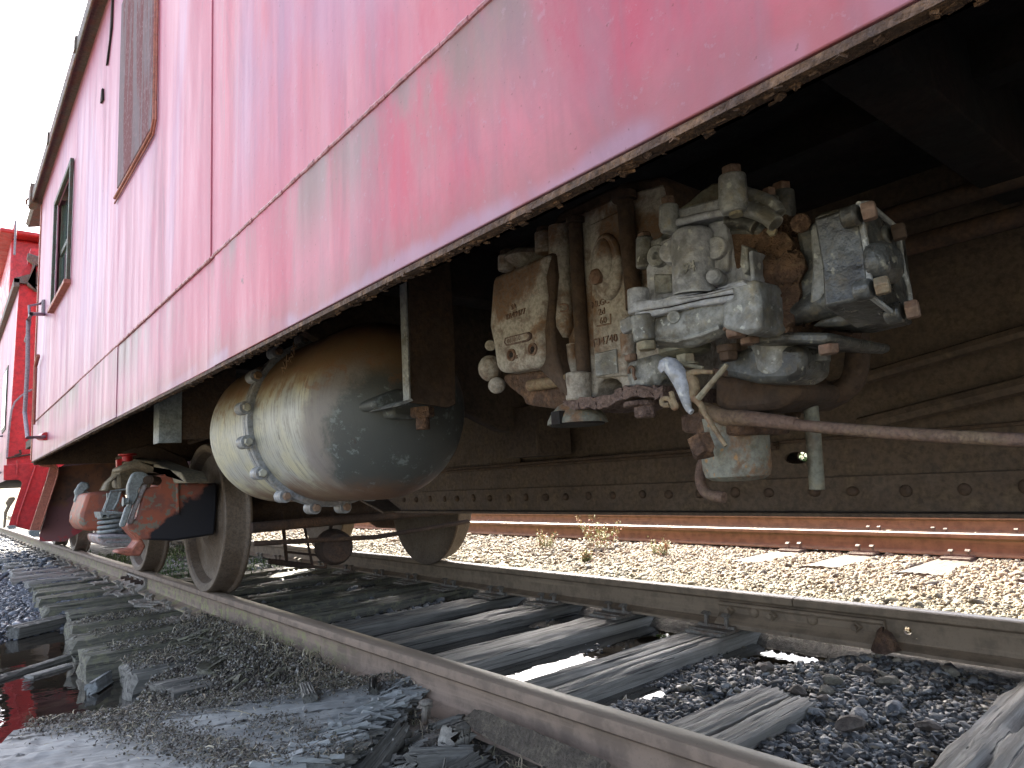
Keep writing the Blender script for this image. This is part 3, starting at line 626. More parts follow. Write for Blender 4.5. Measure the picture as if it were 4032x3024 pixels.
finish('sill', MB().bb((SX-.03, WY0-.04, WZ0-.045), (SX+.03, WY1+.04, WZ0-.02)), 'red_lip', wn, .003)
mb = MB(); mb.bb((SX+.022, WY0, WZ0-.02), (SX+.045, WY0+.035, WZ1)); mb.bb((SX+.022, WY1-.035, WZ0-.02), (SX+.045, WY1, WZ1)); mb.bb((SX+.022, WY0, 2.12), (SX+.045, WY1, 2.15)); mb.bb((SX+.022, WY0, WZ0-.02), (SX+.045, WY1, WZ0+.02))
finish('frame', mb, 'green_frame', wn); finish('pane', MB().bb((SX+.03, WY0+.03, WZ0), (SX+.034, WY1-.03, 2.12)), 'glass', wn); finish('pane', MB().bb((SX+.036, WY0+.03, 2.15), (SX+.040, WY1-.03, WZ1)), 'glass', wn)
# boarded window with its rusty trim
finish('window_cover', MB().bb((SX-.006, 2.42, 1.80), (SX+.001, 3.02, 2.62)), 'cover', cb, .002)
tr = MB(); tr.tube([(SX-.008, 2.395, 2.62), (SX-.008, 2.375, 2.2), (SX-.008, 2.372, 1.80), (SX-.008, 2.40, 1.772), (SX-.008, 3.05, 1.770)], .006, 8); tr.tube([(SX-.006, 2.378, 2.62), (SX-.006, 2.358, 2.2), (SX-.006, 2.355, 1.79), (SX-.006, 2.39, 1.755), (SX-.006, 3.06, 1.752)], .0035, 8)
finish('trim', tr, 'red_lip', cb)
# torn slits in the sheet near the eave
finish('torn_slit', MB().prism([(3.250, 2.86), (3.262, 2.86), (3.30, 2.62), (3.372, 2.53), (3.352, 2.53), (3.262, 2.66)], 'x', SX-.006, SX+.002), 'dark_floor', cb)
finish('torn_slit', MB().prism([(3.455, 2.46), (3.478, 2.46), (3.50, 2.405), (3.44, 2.395)], 'x', SX-.006, SX+.002), 'dark_floor', cb)
# eave, gutter and roof, car end, side sill
finish('gutter', MB().bb((SX-.055, -3, 2.90), (SX+.02, 6.30, 2.935)).bb((SX-.062, -3, 2.87), (SX-.05, 6.28, 2.955)).bb((SX-.02, 6.18, 2.86), (SX-.075, 6.34, 3.02)), 'gutter', cb, .004)
gt = MB()
for y in (6.2, 5.1, 3.9): gt.bb((SX-.070, y, 2.885), (SX-.055, y+.05, 2.960))
gt.tube([(SX-.02, 6.36, 3.00), (SX-.08, 6.44, 2.98), (SX-.08, 6.46, 2.93), (SX-.03, 6.40, 2.92)], .008, 8, 1)
finish('gutter_bracket', gt, 'gutter', cb)
rf = [(SX-.05, 2.93), (SX+.35, 3.18), (.1, 3.32), (.76, 3.37), (1.42, 3.32), (1.92, 3.18), (2.32, 2.93), (2.30, 2.90), (.76, 3.30), (SX-.03, 2.90)]
finish('roof', MB().prism(rf, 'y', -3, 6.9), 'gutter', cb)
finish('far_side', MB().bb((2.264, -3, .86), (2.27, 6.15, 2.9)), 'paint', cb)
finish('end_wall', MB().bb((SX+.01, 6.12, 1.15), (2.26, 6.15, 2.9)), 'paint', cb)
finish('end_post', MB().bb((SX-.005, 6.155, .87), (SX+.05, 6.20, 2.85)), 'red_lip', cb, .004)
sil = finish('side_sill', MB().bb((SX+.006, -3, .850), (SX+.014, 6.15, .99)).bb((SX-.001, -3, .8475), (SX+.022, 6.15, .8555)).bb((SX+.016, -3, .8475), (SX+.022, 6.15, .90)), 'rust_edge', cb)
fl = MB()
for i in range(650):
    y = -1+7.1*random.random(); l = random.uniform(.003, .012) if y < 1.5 else random.uniform(.004, .02); fl.box((SX+random.uniform(.002, .021), y, .8475-random.uniform(0, .0012)), (random.uniform(.002, .008), l, random.uniform(.001, .004)), Euler((random.uniform(-.12, .12), random.uniform(-.2, .2), random.uniform(-.5, .5))).to_matrix())
f_ = finish('rust_flake', fl, 'rust_edge', sil, jitter=.001); f_['kind'] = 'stuff'
finish('underfloor', MB().bb((SX+.02, -3, 1.24), (2.25, 6.15, 1.28)), 'dark_floor', cb)
for y in (-1.6, -.4, .35, 1.62, 3.05, 4.3):
    finish('floor_beam', MB().bb((SX+.03, y-.045, 1.08), (.52, y+.045, 1.24)), 'dark_floor', cb, .004)
for xx in (-.45, .05): finish('floor_stringer', MB().bb((xx, -3, 1.165), (xx+.06, 6.1, 1.239)), 'dark_floor', cb)
# crossbearer that ends at the centre sill, brackets and pipe runs
finish('crossbearer', MB().prism([(SX+.05, 1.235), (SX+.05, 1.12), (.30, .72), (.53, .70), (.53, 1.235)], 'y', 1.92, 1.97).prism([(.36, .62), (.53, .62), (.53, .80), (.36, .80)], 'y', 1.80, 1.99), 'sill', cb, .003)
for z, x0 in ((.98, .30), (1.08, .38)): finish('pipe_run', MB().tube([(x0, -2.5, z+.02), (x0, .8, z), (x0-.05, 2.5, z+.03), (x0, 6, z)], .021, 10, 1), 'truck_dark', cb)
finish('diagonal_brace', MB().tube([(.50, -.6, .84), (.50, .75, .63)], .020, 8).tube([(.47, -.5, .92), (.47, 1.0, .70)], .016, 8), 'sill', cb)
# centre sill: fish-belly web with a riveted lower angle
cs = finish('centre_sill', MB().prism([(-3, .42), (3.05, .42), (3.24, .50), (3.9, .72), (6.1, .78), (6.1, 1.238), (2.13, 1.238), (2.13, .60), (-3, .60)], 'x', .556, .566), 'sill', cb)
# the upper web, lightened by a slot at 2.0..2.13 and the round slot lower down
def web(x, h):   # strips round a slot hole
    y0, y1, z0, z1 = h
    m_ = MB(); m_.bb((x, -3, .60), (x+.01, y0, 1.238)); m_.bb((x, y1, .60), (x+.01, 2.13, 1.238)); m_.bb((x, y0, .60), (x+.01, y1, z0)); m_.bb((x, y0, z1), (x+.01, y1, 1.238)); return m_
finish('centre_sill_web', web(.572, (2.0, 2.11, .692, .709)), 'sill', cb)
cs.data.clear_geometry(); low = MB()
low.bb((.556, -3, .42), (.566, .905, .601)); low.prism([(1.0, .42), (3.05, .42), (3.24, .50), (3.9, .72), (6.1, .78), (6.1, 1.1), (2.13, 1.1), (2.13, .601), (1.0, .601)], 'x', .556, .566)
low.bb((.556, .905, .42), (.566, 1.0, .541)); low.bb((.556, .905, .578), (.566, 1.0, .601))
tmp = finish('tmp', low, 'sill', None); cs.data = tmp.data; bpy.data.objects.remove(tmp)
def ringplate(x0, x1, yc, zc, ry, rz, ya, yb, za, zb, n=28):
    v = []; ring = [(yc+ry*math.cos(2*math.pi*i/n), zc+rz*math.sin(2*math.pi*i/n)) for i in range(n)]; ou = []
    for y, z in ring:
        dy, dz = y-yc, z-zc; k = min(((yb if dy > 0 else ya)-yc)/dy if abs(dy) > 1e-6 else 1e9, ((zb if dz > 0 else za)-zc)/dz if abs(dz) > 1e-6 else 1e9); ou.append((yc+dy*k, zc+dz*k))
    for xx in (x0, x1): v += [(xx, *p) for p in ring]+[(xx, *p) for p in ou]
    f = []
    for i in range(n): j = (i+1) % n; f += [(i, j, n+j, n+i), (2*n+i, 3*n+i, 3*n+j, 2*n+j), (i, 2*n+i, 2*n+j, j)]
    return MB().add(v, f)
finish('slot_ring', ringplate(.5555, .5665, .9525, .5595, .036, .0165, .904, 1.001, .540, .579), 'sill', cb)
finish('slot_ring', ringplate(.9545, .9655, 1.135, .566, .026, .017, 1.089, 1.176, .544, .591), 'sill', cb)
finish('far_web', MB().bb((.955, -3, .42), (.965, 1.09, 1.238)).bb((.955, 1.175, .42), (.965, 2.30, 1.238)).bb((.955, 1.09, .42), (.965, 1.175, .545)).bb((.955, 1.09, .590), (.965, 1.175, 1.238)).bb((.955, 2.36, .42), (.965, 6.1, 1.238)).bb((.955, 2.30, .42), (.965, 2.36, .70)).bb((.955, 2.30, .745), (.965, 2.36, 1.238)), 'sill', cb)
finish('flange_angle', MB().prism([(-3, .415), (3.06, .415), (3.20, .475), (3.20, .51), (2.95, .505), (-3, .505)], 'x', .541, .5555), 'sill', cb, .002)
finish('bottom_flange', MB().bb((.50, -3, .405), (.64, 3.055, .4145)).bb((.88, -3, .405), (1.02, 3.05, .4145)), 'sill', cb, .002)
finish('bottom_flange', MB().prism([(3.06, .405), (3.60, .545), (3.60, .556), (3.06, .4155)], 'x', .44, .62), 'sill', cb, .002)
finish('ledge_angle', MB().bb((.520, 1.0, .596), (.5555, 2.95, .606)).bb((.541, 1.0, .585), (.5555, 2.95, .5955)).bb((.552, -3, .60), (.571, 1.0, .61)), 'rust', cb, .002)
RV = mesh_of('rivet', MB().lathe((0, 0, 0), (-1, 0, 0), [(.0155, 0), (.0145, .006), (.010, .011), (.003, .013)], 14), 'rust')
for i in range(31): inst('rivet', RV, cs, (.541, 3.02-.117*i+random.uniform(-.010, .010), .468+random.uniform(-.003, .003)), (random.uniform(-.1, .1), random.uniform(-.15, .15), random.uniform(-.1, .1)), (random.uniform(.7, 1.15), random.uniform(.8, 1.1), random.uniform(.8, 1.1)))
for i in range(7): inst('rivet', RV, cs, (.571, 2.62-.10*i, .632), scale=(.7, .6, .6))
# end platform and step of the caboose (brown sheet with rolled lip), grab irons
stp = [(-0.569, 0.817), (0.106, 0.87), (0.11, 0.614), (-0.22, 0.559), (-0.406, 0.319), (-0.517, 0.253), (-0.673, 0.269), (-0.675, 0.316), (-0.64, 0.462)]
finish('step_panel', MB().prism(stp, 'y', 6.25, 6.262), 'step', cb)
finish('step_lip', MB().prism([(-0.706, 0.837), (-0.63, 0.836), (-0.601, 0.829), (-0.58, 0.797), (-0.584, 0.743), (-0.682, 0.354), (-0.747, 0.359), (-0.66, 0.712), (-0.645, 0.786), (-0.64, 0.809), (-0.703, 0.822)], 'y', 6.12, 6.14), 'red_lip', cb, .004)
finish('rolled_edge', MB().prism([(-0.632, 0.835), (-0.603, 0.828), (-0.582, 0.796), (-0.586, 0.742), (-0.684, 0.354), (-0.692, 0.355), (-0.596, 0.746), (-0.593, 0.79), (-0.609, 0.818)], 'y', 6.10, 6.30), 'red_lip', cb, .004)
finish('end_sill', MB().bb((SX+.01, 6.10, .83), (2.25, 6.13, 1.24)), 'rust', cb)
finish('platform', MB().bb((SX+.02, 6.16, 1.0), (2.24, 6.95, 1.06)), 'rust', cb)
gi = MB(); gi.tube([(-0.755, 5.69, 1.969), (-0.755, 5.674, 1.865)]+[(-0.86, 5.193, 1.75), (-0.86, 5.404, 1.752), (-0.86, 5.306, 1.427), (-0.86, 5.365, 1.136), (-0.86, 5.101, 0.952)]+[(-0.755, 5.225, 0.966)], .0125, 10)
finish('grab_iron', gi, 'grab', cb)
finish('grab_iron', MB().tube([(-0.755, 5.69, 1.969), (-0.755, 5.895, 1.994)]+[(-0.85, 5.52, 1.879), (-0.85, 5.407, 1.733), (-0.85, 5.701, 1.666)], .008, 8), 'grab', cb)
finish('grab_bracket', MB().cyl((-0.757, 5.566, 0.991), (-0.757, 5.206, 0.969), .022, .026, 12), 'red', cb)
finish('corner_post', MB().tube([(-0.77, 5.73, 1.578), (-0.77, 5.895, 1.528), (-0.77, 5.882, 1.303), (-0.77, 5.878, 1.106)], .012, 8), 'red_lip', cb)

# ------------------------------------------------------------------ brackets that carry the tank
finish('tank_hanger', MB().bb((-.60, 2.96, .76), (-.515, 2.975, 1.24)).bb((-.60, 2.975, .76), (-.592, 3.05, 1.24)), 'truck_grey', cb, .002)
finish('tank_hanger', MB().bb((-.515, 2.97, .775), (-.30, 2.98, 1.24)), 'rust', cb)

# ------------------------------------------------------------------ air reservoir
TX, TZ = -.283, .761
tk = thing('air_reservoir', (TX, 2.0, .50), 'grey two-part air tank with a bolted flange ring slung under the car', 'air tank')
def dome(R_, y0, d, n=11, sgn=1): return [(R_*math.sqrt(max(0, 1-(1-math.sin(i/(n-1.)*math.pi/2))**2))**.92, y0+sgn*d*(1-math.cos(i/(n-1.)*math.pi/2))) for i in range(n)]
def domep(R_, y0, d, sgn):  # superellipse dome profile from the pole
    o = []
    for i in range(14): t = i/13.*math.pi/2; o.append((max(.004, R_*math.sin(t)**.9), y0+sgn*d*(1-math.cos(t)**1.15)))
    return o
body = MB().lathe((TX, 0, TZ), (0, 1, 0), domep(.254, 1.535, .20, 1)+[(.2545, 1.80), (.256, 2.0), (.2565, 2.075)], 80)
finish('near_shell', body, 'tank', tk, angle=70)
body = MB().lathe((TX, 0, TZ), (0, 1, 0), list(reversed(domep(.254, 2.69, .20, -1)+[(.255, 2.40), (.2565, 2.105)])), 80)
finish('far_shell', body, 'tank', tk, angle=70)
NB = 17; A0 = R(-166.8)
for (a, b) in ((2.064, 2.084), (2.089, 2.109)):
    n = NB*12; pr = []
    for i in range(n):
        t = A0+2*math.pi*i/n; q = abs(((i/12.)+.5) % 1-.5); k = .2735 if q > .12 else .281; pr.append((TX+k*math.cos(t), TZ+k*math.sin(t)))
    finish('flange_ring', MB().prism(pr, 'y', a, b), 'ring', tk, .0015)
BH = mesh_of('flange_bolt', MB().hexa((0, 0, 0), (0, -1, 0), .0125, .012), 'tank')
BN = mesh_of('flange_nut', MB().hexa((0, 0, 0), (0, 1, 0), .0125, .012), 'tank')
LG = mesh_of('flange_lug', MB().lathe((0, 0, 0), (0, 1, 0), [(.019, -.001), (.020, 0), (.020, .048), (.019, .049)], 20), 'ring')
for i in range(NB):
    t = A0+2*math.pi*i/NB; x_, z_ = TX+.280*math.cos(t), TZ+.280*math.sin(t)
    inst('flange_lug', LG, tk, (x_, 2.063, z_)); inst('flange_bolt', BH, tk, (x_, 2.060, z_), (0, random.uniform(0, 1), 0)); inst('flange_nut', BN, tk, (x_, 2.113, z_), (0, random.uniform(0, 1), 0))
finish('mounting_lug', MB().prism([(-0.442, 0.753), (-0.425, 0.765), (-0.366, 0.789), (-0.314, 0.78), (-0.262, 0.754), (-0.299, 0.715), (-0.352, 0.712), (-0.385, 0.717), (-0.385, 0.734), (-0.434, 0.735)], 'y', 1.50, 1.66), 'tank', tk, .012)
hg = finish('hanger', MB().prism([(-0.371, 1.129), (-0.251, 1.15), (-0.245, 0.916), (-0.252, 0.741), (-0.277, 0.732), (-0.382, 0.743)], 'y', 1.415, 1.427), 'rust', cb, .002)
finish('hanger', MB().bb(Vector((-0.393, 1.4, 0.742)), Vector((-0.393, 1.4, 0.742))+Vector((-.005, .028, .42))), 'mid_cast', cb, .001)
finish('hanger_foot', MB().prism([(-0.452, 0.727), (-0.438, 0.736), (-0.394, 0.749), (-0.39, 0.744), (-0.435, 0.729)], 'y', 1.395, 1.50), 'mid_cast', cb)
q_ = (-0.337, 1.44, 0.734); nb = MB(); nb.hexa(q_, (0, 0, -1), .030, .026, 6); nb.cyl(Vector(q_)-Vector((0, 0, .02)), Vector(q_)-Vector((0, 0, .055)), .017, n=12); finish('hanger_nut', nb, 'rust_edge', tk, jitter=.001)
lettering('NX', .04, 'tank', tk, (TX-.21, 1.88, .905), R(-50), .0012)
lettering('NX', .04, 'tank', tk, (TX-.235, 1.88, .872), R(-35), .0012)

# ------------------------------------------------------------------ the brake control valve
vv = thing('brake_control_valve', (-.30, .90, .67), 'big grey and rusty brake control valve, bolted castings in three portions, hung under the car', 'brake valve')
def vpart(name, mb, mat, bevel=.004, parent=None, **k): return finish(name, mb, mat, parent or vv, bevel, **k)
# --- left portion
X1 = -.385
q = MB().prism([(1.072, 0.966), (0.902, 0.966), (0.922, 0.926), (0.919, 0.885), (0.935, 0.824), (0.936, 0.768), (0.95, 0.754), (1.063, 0.76), (1.079, 0.775), (1.086, 0.828), (1.095, 0.865), (1.087, 0.907), (1.078, 0.95)], 'x', X1, X1+.16)
lb = vpart('left_portion', q, 'dusty_cast', .010)
vpart('left_portion_skirt', MB().prism([(0.929, 0.97), (0.903, 0.971), (0.902, 0.922), (0.913, 0.844), (0.912, 0.78), (0.899, 0.739), (0.881, 0.702), (0.883, 0.683), (0.961, 0.753), (0.948, 0.771), (0.946, 0.827), (0.931, 0.889)], 'x', -.375, -.24), 'rust', .006)
vpart('left_portion_base', MB().prism([(1.1, 0.765), (0.989, 0.758), (0.931, 0.737), (0.899, 0.689), (0.904, 0.672), (0.954, 0.676), (1.036, 0.693), (1.041, 0.707), (1.082, 0.734), (1.101, 0.75)], 'x', -.35, -.22), 'rust_edge', .008)
vpart('left_bar', MB().tube([(-0.362, 1.003, 0.727), (-0.362, 0.949, 0.725), (-0.362, 0.892, 0.725)], .0115, 12), 'wire', 0)
p0, p1 = [(-0.34, 1.079, 0.986), (-0.34, 1.076, 1.02)]; vpart('lug', MB().cyl(p0, p1, .020), 'dusty_cast', .004); vpart('bolt', MB().hexa(p1, (0, 0, 1), .016, .012), 'rust')
p0, p1 = [(-0.34, 0.959, 0.99), (-0.34, 0.957, 1.034)]; vpart('lug', MB().cyl(p0, p1, .0195), 'dusty_cast', .004); vpart('bolt', MB().hexa(p1, (0, 0, 1), .016, .010), 'rust')
vpart('left_dome', MB().ball((-0.3, 1.052, 1.01), (.06, .048, .024)), 'dusty_cast', 0)
vpart('left_knob', MB().ball((-0.345, 1.149, 0.786), (.026, .026, .029)), 'dusty_cast', 0); vpart('left_knob', MB().ball((-0.35, 1.122, 0.745), (.018, .020, .018)), 'dusty_cast', 0)
vpart('left_knob', MB().cyl((-0.35, 1.137, 0.834), (-0.25, 1.259, 0.865), .012), 'dusty_cast', .002)
for c_ in ((-0.386, 1.025, 0.791), (-0.386, 0.961, 0.791)):
    vpart('socket_plug', MB().lathe(c_, (-1, 0, 0), [(.0125, -.004), (.0125, .003), (.0095, .004), (.0085, .001), (.0075, -.001), (.001, -.001)], 18), 'bolt', 0); vpart('socket_hole', MB().hexa(Vector(c_)+Vector((-.0005, 0, 0)), (-1, 0, 0), .006, .001), 'dark_floor', 0)
fr_ = [(1.041, 0.829), (0.969, 0.827), (0.961, 0.821), (0.963, 0.812), (0.973, 0.809), (1.039, 0.812), (1.045, 0.82)]
vpart('date_plate', MB().prism(fr_, 'x', -.3885, -.384), 'scale_pink', .001)
vpart('date_face', MB().prism([(y+(fr_[0][0]-.022-y)*0+0*z, z) for y, z in [( (a-0.5*(fr_[0][0]+fr_[2][0]))*.86+0.5*(fr_[0][0]+fr_[2][0]), (b-fr_[4][1])*.66+fr_[4][1]+.0035) for a, b in fr_]], 'x', -.3892, -.3886), 'dusty_cast', 0)
lettering('003210', .014, 'scale_pink', vv, (-0.389, 1.033, 0.815), 0, .0008)
lettering('TA49477', .0165, 'bolt', vv, (-0.386, 1.038, 0.865), 0)
lettering('SA', .015, 'bolt', vv, (-0.386, 1.019, 0.882), 0); lettering('R', .011, 'bolt', vv, (-0.386, 1.013, 0.781), 0)
# --- pipe bracket in the middle
X2 = -.335
bk = MB().prism([(0.934, 1.043), (0.772, 1.042), (0.666, 1.027), (0.663, 0.935), (0.68, 0.833), (0.702, 0.686), (0.774, 0.683), (0.79, 0.691), (0.792, 0.702), (0.802, 0.712), (0.818, 0.717), (0.834, 0.717), (0.848, 0.709), (0.855, 0.688), (0.915, 0.682), (0.919, 0.728), (0.93, 0.77), (0.943, 0.814), (0.944, 0.897)], 'x', X2, X2+.22)
vpart('pipe_bracket', bk, 'dusty_cast', .006)
vpart('bracket_top', MB().prism([(0.942, 1.049), (0.922, 1.066), (0.794, 1.067), (0.754, 1.066), (0.668, 1.044), (0.658, 1.022), (0.669, 0.975), (0.78, 1.001), (0.942, 1.016)], 'x', -.33, -.10), 'rust', .008)
vpart('rib', MB().tube([(-0.343, 0.91, 1.029), (-0.343, 0.916, 0.931), (-0.343, 0.919, 0.828), (-0.343, 0.918, 0.808)], [.022, .022, .024, .010], 14), 'dusty_cast', 0)
vpart('long_rib', MB().tube([(-0.345, 0.864, 1.018), (-0.345, 0.867, 0.933), (-0.345, 0.868, 0.838), (-0.345, 0.869, 0.734)], .0135, 14), 'rust', 0)
vpart('long_rib', MB().tube([(-0.338, 0.903, 0.794), (-0.338, 0.9, 0.735)], .011, 12), 'dusty_cast', 0)
vpart('long_rib', MB().tube([(-0.35, 0.736, 1.016), (-0.35, 0.736, 0.937), (-0.35, 0.734, 0.859), (-0.35, 0.735, 0.823)], .0150, 14), 'rust', 0)
vpart('rib_collar', MB().lathe((-0.35, 0.737, 1.02), (0, 0, 1), [(.022, 0), (.022, .012), (.017, .014)], 18), 'rust', 0)
vpart('rib_collar', MB().lathe((-0.345, 0.864, 1.02), (0, 0, 1), [(.018, 0), (.018, .010), (.012, .012)], 18), 'rust', 0)
vpart('bracket_face', MB().prism([(0.832, 1.008), (0.746, 1.01), (0.751, 0.886), (0.758, 0.777), (0.769, 0.713), (0.847, 0.721), (0.841, 0.832)], 'x', -.343, -.33), 'dusty_cast', .004)
def oval(c_, ry, rz, n=24): return [(c_[1]+ry*math.cos(2*math.pi*i/n), c_[2]+rz*math.sin(2*math.pi*i/n)) for i in range(n)]
vpart('oval_boss', MB().prism(oval((-0.352, 0.792, 0.915), .0355, .062), 'x', -.336, -.354), 'dusty_cast', .006)
vpart('oval_dome', MB().ball((-0.352, 0.795, 0.928), (.012, .024, .040)), 'dusty_cast', 0)
vpart('bolt', MB().hexa((-0.354, 0.807, 0.898), (-1, 0, 0), .0155, .014), 'bolt')
vpart('cast_mark', MB().tube([(-0.372, 0.891, 0.865), (-0.372, 0.874, 0.862), (-0.372, 0.871, 0.853), (-0.372, 0.88, 0.849), (-0.372, 0.892, 0.852)], .002, 6, 1), 'bolt', 0)
lettering('NLGC', .0165, 'bolt', vv, (-0.344, 0.84, 0.849), 0); lettering('2d', .017, 'bolt', vv, (-0.344, 0.824, 0.832), 0); lettering('60', .0175, 'bolt', vv, (-0.344, 0.822, 0.815), 0)
vpart('cast_box', MB().tube([(-0.344, 0.828, 0.813), (-0.344, 0.796, 0.811), (-0.344, 0.795, 0.829)], .0018, 5), 'bolt', 0)
lettering('T34740', .0205, 'bolt', vv, (-0.344, 0.846, 0.777), 0)
vpart('label_pad', MB().prism([(0.839, 0.764), (0.786, 0.764), (0.787, 0.72), (0.84, 0.722)], 'x', -.3465, -.3425), 'mid_cast', .003)
vpart('lower_boss', MB().tube([(-0.352, 0.877, 0.735), (-0.352, 0.88, 0.683)], .024, 18), 'dusty_cast', .004)
vpart('lower_lobe', MB().prism([(0.766, 0.738), (0.685, 0.741), (0.687, 0.707), (0.711, 0.68), (0.76, 0.683), (0.768, 0.709)], 'x', -.352, -.30), 'mid_cast', .014)
vpart('split_pin', MB().tube([(-0.358, 0.751, 0.713), (-0.358, 0.751, 0.722), (-0.358, 0.745, 0.725), (-0.358, 0.739, 0.719), (-0.358, 0.742, 0.71), (-0.358, 0.738, 0.701)], .0028, 8, 1), 'bolt', 0)
gk = [(-0.35, 0.906, 0.675), (-0.35, 0.865, 0.677), (-0.35, 0.825, 0.671), (-0.35, 0.786, 0.672), (-0.35, 0.761, 0.681), (-0.35, 0.73, 0.68), (-0.35, 0.696, 0.674), (-0.35, 0.677, 0.67)]
g = MB()
for a, b in zip(gk, gk[1:]):
    a = Vector(a); b = Vector(b); y0, y1 = a.y, b.y
    g.add([(-.368, y0, a.z-.010), (-.368, y0, a.z+.010), (-.20, y0, a.z+.010), (-.20, y0, a.z-.010), (-.368, y1, b.z-.010), (-.368, y1, b.z+.010), (-.20, y1, b.z+.010), (-.20, y1, b.z-.010)], [(0, 1, 5, 4), (1, 2, 6, 5), (2, 3, 7, 6), (3, 0, 4, 7), (0, 3, 2, 1), (4, 5, 6, 7)])
vpart('gasket_flange', g, 'scale_pink', 0, sub=3, jitter=.0028)
vc = Vector((-0.33, 0.909, 0.643))
ms = MB().lathe(vc, (0, 0, 1), [(.058, 0), (.056, .008), (.048, .022), (.036, .034), (.022, .042), (.016, .056)], 40)
vpart('vent_protector', ms, 'cup', 0)
vpart('vent_notch', MB().box(vc+Vector((-.046, -.004, .010)), (.03, .022, .024)), 'dark_floor', 0)
vpart('vent_rim', MB().lathe(vc+Vector((0, 0, -.004)), (0, 0, 1), [(.050, 0), (.052, .004)], 30), 'dark_floor', 0)
vpart('bolt', MB().lathe((-0.335, 0.749, 0.666), (0, 0, -1), [(.030, 0), (.030, .008), (.020, .010)], 18).hexa((-0.335, 0.742, 0.659), (0, 0, -1), .020, .022), 'scale_pink', .002, jitter=.001)
# --- right portion: stacked blue-grey castings, axis upright
XR = -.44
vpart('rear_body', MB().prism([(0.661, 0.901), (0.624, 0.937), (0.525, 0.917), (0.466, 0.884), (0.428, 0.851), (0.416, 0.802), (0.427, 0.737), (0.449, 0.719), (0.521, 0.74), (0.664, 0.795)], 'x', -.385, -.20), 'mid_cast', .006)
vpart('stem_body', MB().prism([(0.532, 0.899), (0.502, 0.892), (0.494, 0.818), (0.459, 0.825), (0.462, 0.786), (0.464, 0.724), (0.498, 0.749), (0.651, 0.802), (0.649, 0.861), (0.617, 0.895)], 'x', -.42, -.26), 'blue_cast', .003)
p0, p1 = [(-0.44, 0.552, 0.791), (-0.44, 0.546, 0.87)]
vpart('stem_cylinder', MB().lathe(p0, Vector(p1)-Vector(p0), [(.030, 0), (.030, .086), (.028, .091), (.022, .095)], 36), 'blue_cast', 0)
vpart('round_plug', MB().lathe((-0.452, 0.575, 0.86), (-1, -.35, .0), [(.0175, -.02), (.0175, .004), (.016, .006)], 28), 'blue_cast', .001)
vpart('round_plug', MB().lathe((-0.434, 0.512, 0.849), (-1, -.1, .0), [(.016, -.02), (.016, .006), (.0145, .008)], 28), 'blue_cast', .001)
vpart('pillar', MB().prism([(0.526, 0.892), (0.498, 0.887), (0.498, 0.847), (0.501, 0.815), (0.526, 0.813), (0.527, 0.85)], 'x', -.43, -.34), 'blue_cast', .0025)
vpart('small_boss', MB().lathe((-0.45, 0.51, 0.806), (-1, -.3, 0), [(.011, -.03), (.011, .004), (.007, .009), (.002, .009)], 18), 'blue_cast', .001)
vpart('boss_fitting', MB().lathe((-0.43, 0.618, 0.87), (-1, 0, 0), [(.017, -.05), (.017, .004), (.006, .005), (.004, -.004), (.0005, -.004)], 20), 'mid_cast', .002)
vpart('side_lobe', MB().prism([(0.674, 0.916), (0.644, 0.91), (0.628, 0.91), (0.631, 0.879), (0.649, 0.864), (0.677, 0.872)], 'x', -.40, -.32), 'mid_cast', .003)
p0, p1 = [(-0.4, 0.663, 0.909), (-0.4, 0.662, 0.919)]; vpart('lug', MB().cyl((-0.4, 0.667, 0.869), p1, .0135), 'mid_cast', .003); vpart('bolt', MB().hexa(p1, (0, 0, 1), .0115, .007), 'bolt')
vpart('cracked_cast', MB().prism([(0.631, 0.846), (0.598, 0.837), (0.599, 0.809), (0.632, 0.814)], 'x', -.426, -.36), 'mid_cast', .003)
# mid flange: two plates
vpart('mid_flange', MB().prism([(0.638, 0.8), (0.596, 0.792), (0.565, 0.791), (0.51, 0.782), (0.457, 0.786), (0.449, 0.776), (0.449, 0.768), (0.518, 0.775), (0.576, 0.777), (0.636, 0.783)], 'x', -.47, -.27), 'blue_cast', .0025)
vpart('mid_flange', MB().prism([(0.642, 0.785), (0.58, 0.777), (0.521, 0.775), (0.452, 0.769), (0.445, 0.759), (0.482, 0.762), (0.545, 0.769), (0.641, 0.771)], 'x', -.465, -.27), 'blue_cast', .0025)
p1 = (-0.455, 0.641, 0.808); vpart('lug', MB().tube([(-0.455, 0.639, 0.82), (-0.455, 0.641, 0.782)], [.0165, .0165], 20), 'blue_cast', .0025)
vpart('lug', MB().tube([(-0.4, 0.656, 0.83), (-0.4, 0.656, 0.812)], [.015, .015], 18), 'blue_cast', .0025)
vpart('corner_block', MB().prism([(0.474, 0.781), (0.436, 0.78), (0.434, 0.755), (0.436, 0.713), (0.458, 0.712), (0.492, 0.728), (0.489, 0.76), (0.471, 0.764)], 'x', -.475, -.33), 'mid_cast', .006)
vpart('bolt', MB().lathe((-0.455, 0.483, 0.73), (0, 0, -1), [(.016, 0), (.016, .004)], 18).hexa((-0.455, 0.483, 0.728), (0, 0, -1), .0145, .013), 'bolt', .001)
vpart('gasket', MB().prism([(0.639, 0.786), (0.577, 0.778), (0.519, 0.776), (0.451, 0.769), (0.451, 0.767), (0.519, 0.774), (0.577, 0.776), (0.639, 0.783)], 'x', -.4665, -.30), 'dark_floor', 0)
vpart('flange_step', MB().prism([(0.559, 0.786), (0.509, 0.78), (0.453, 0.781), (0.448, 0.775), (0.509, 0.777), (0.556, 0.782)], 'x', -.476, -.46), 'blue_cast', .002)
lettering('94', .022, 'mid_cast', vv, (-0.471, 0.546, 0.815), 0, .0008)
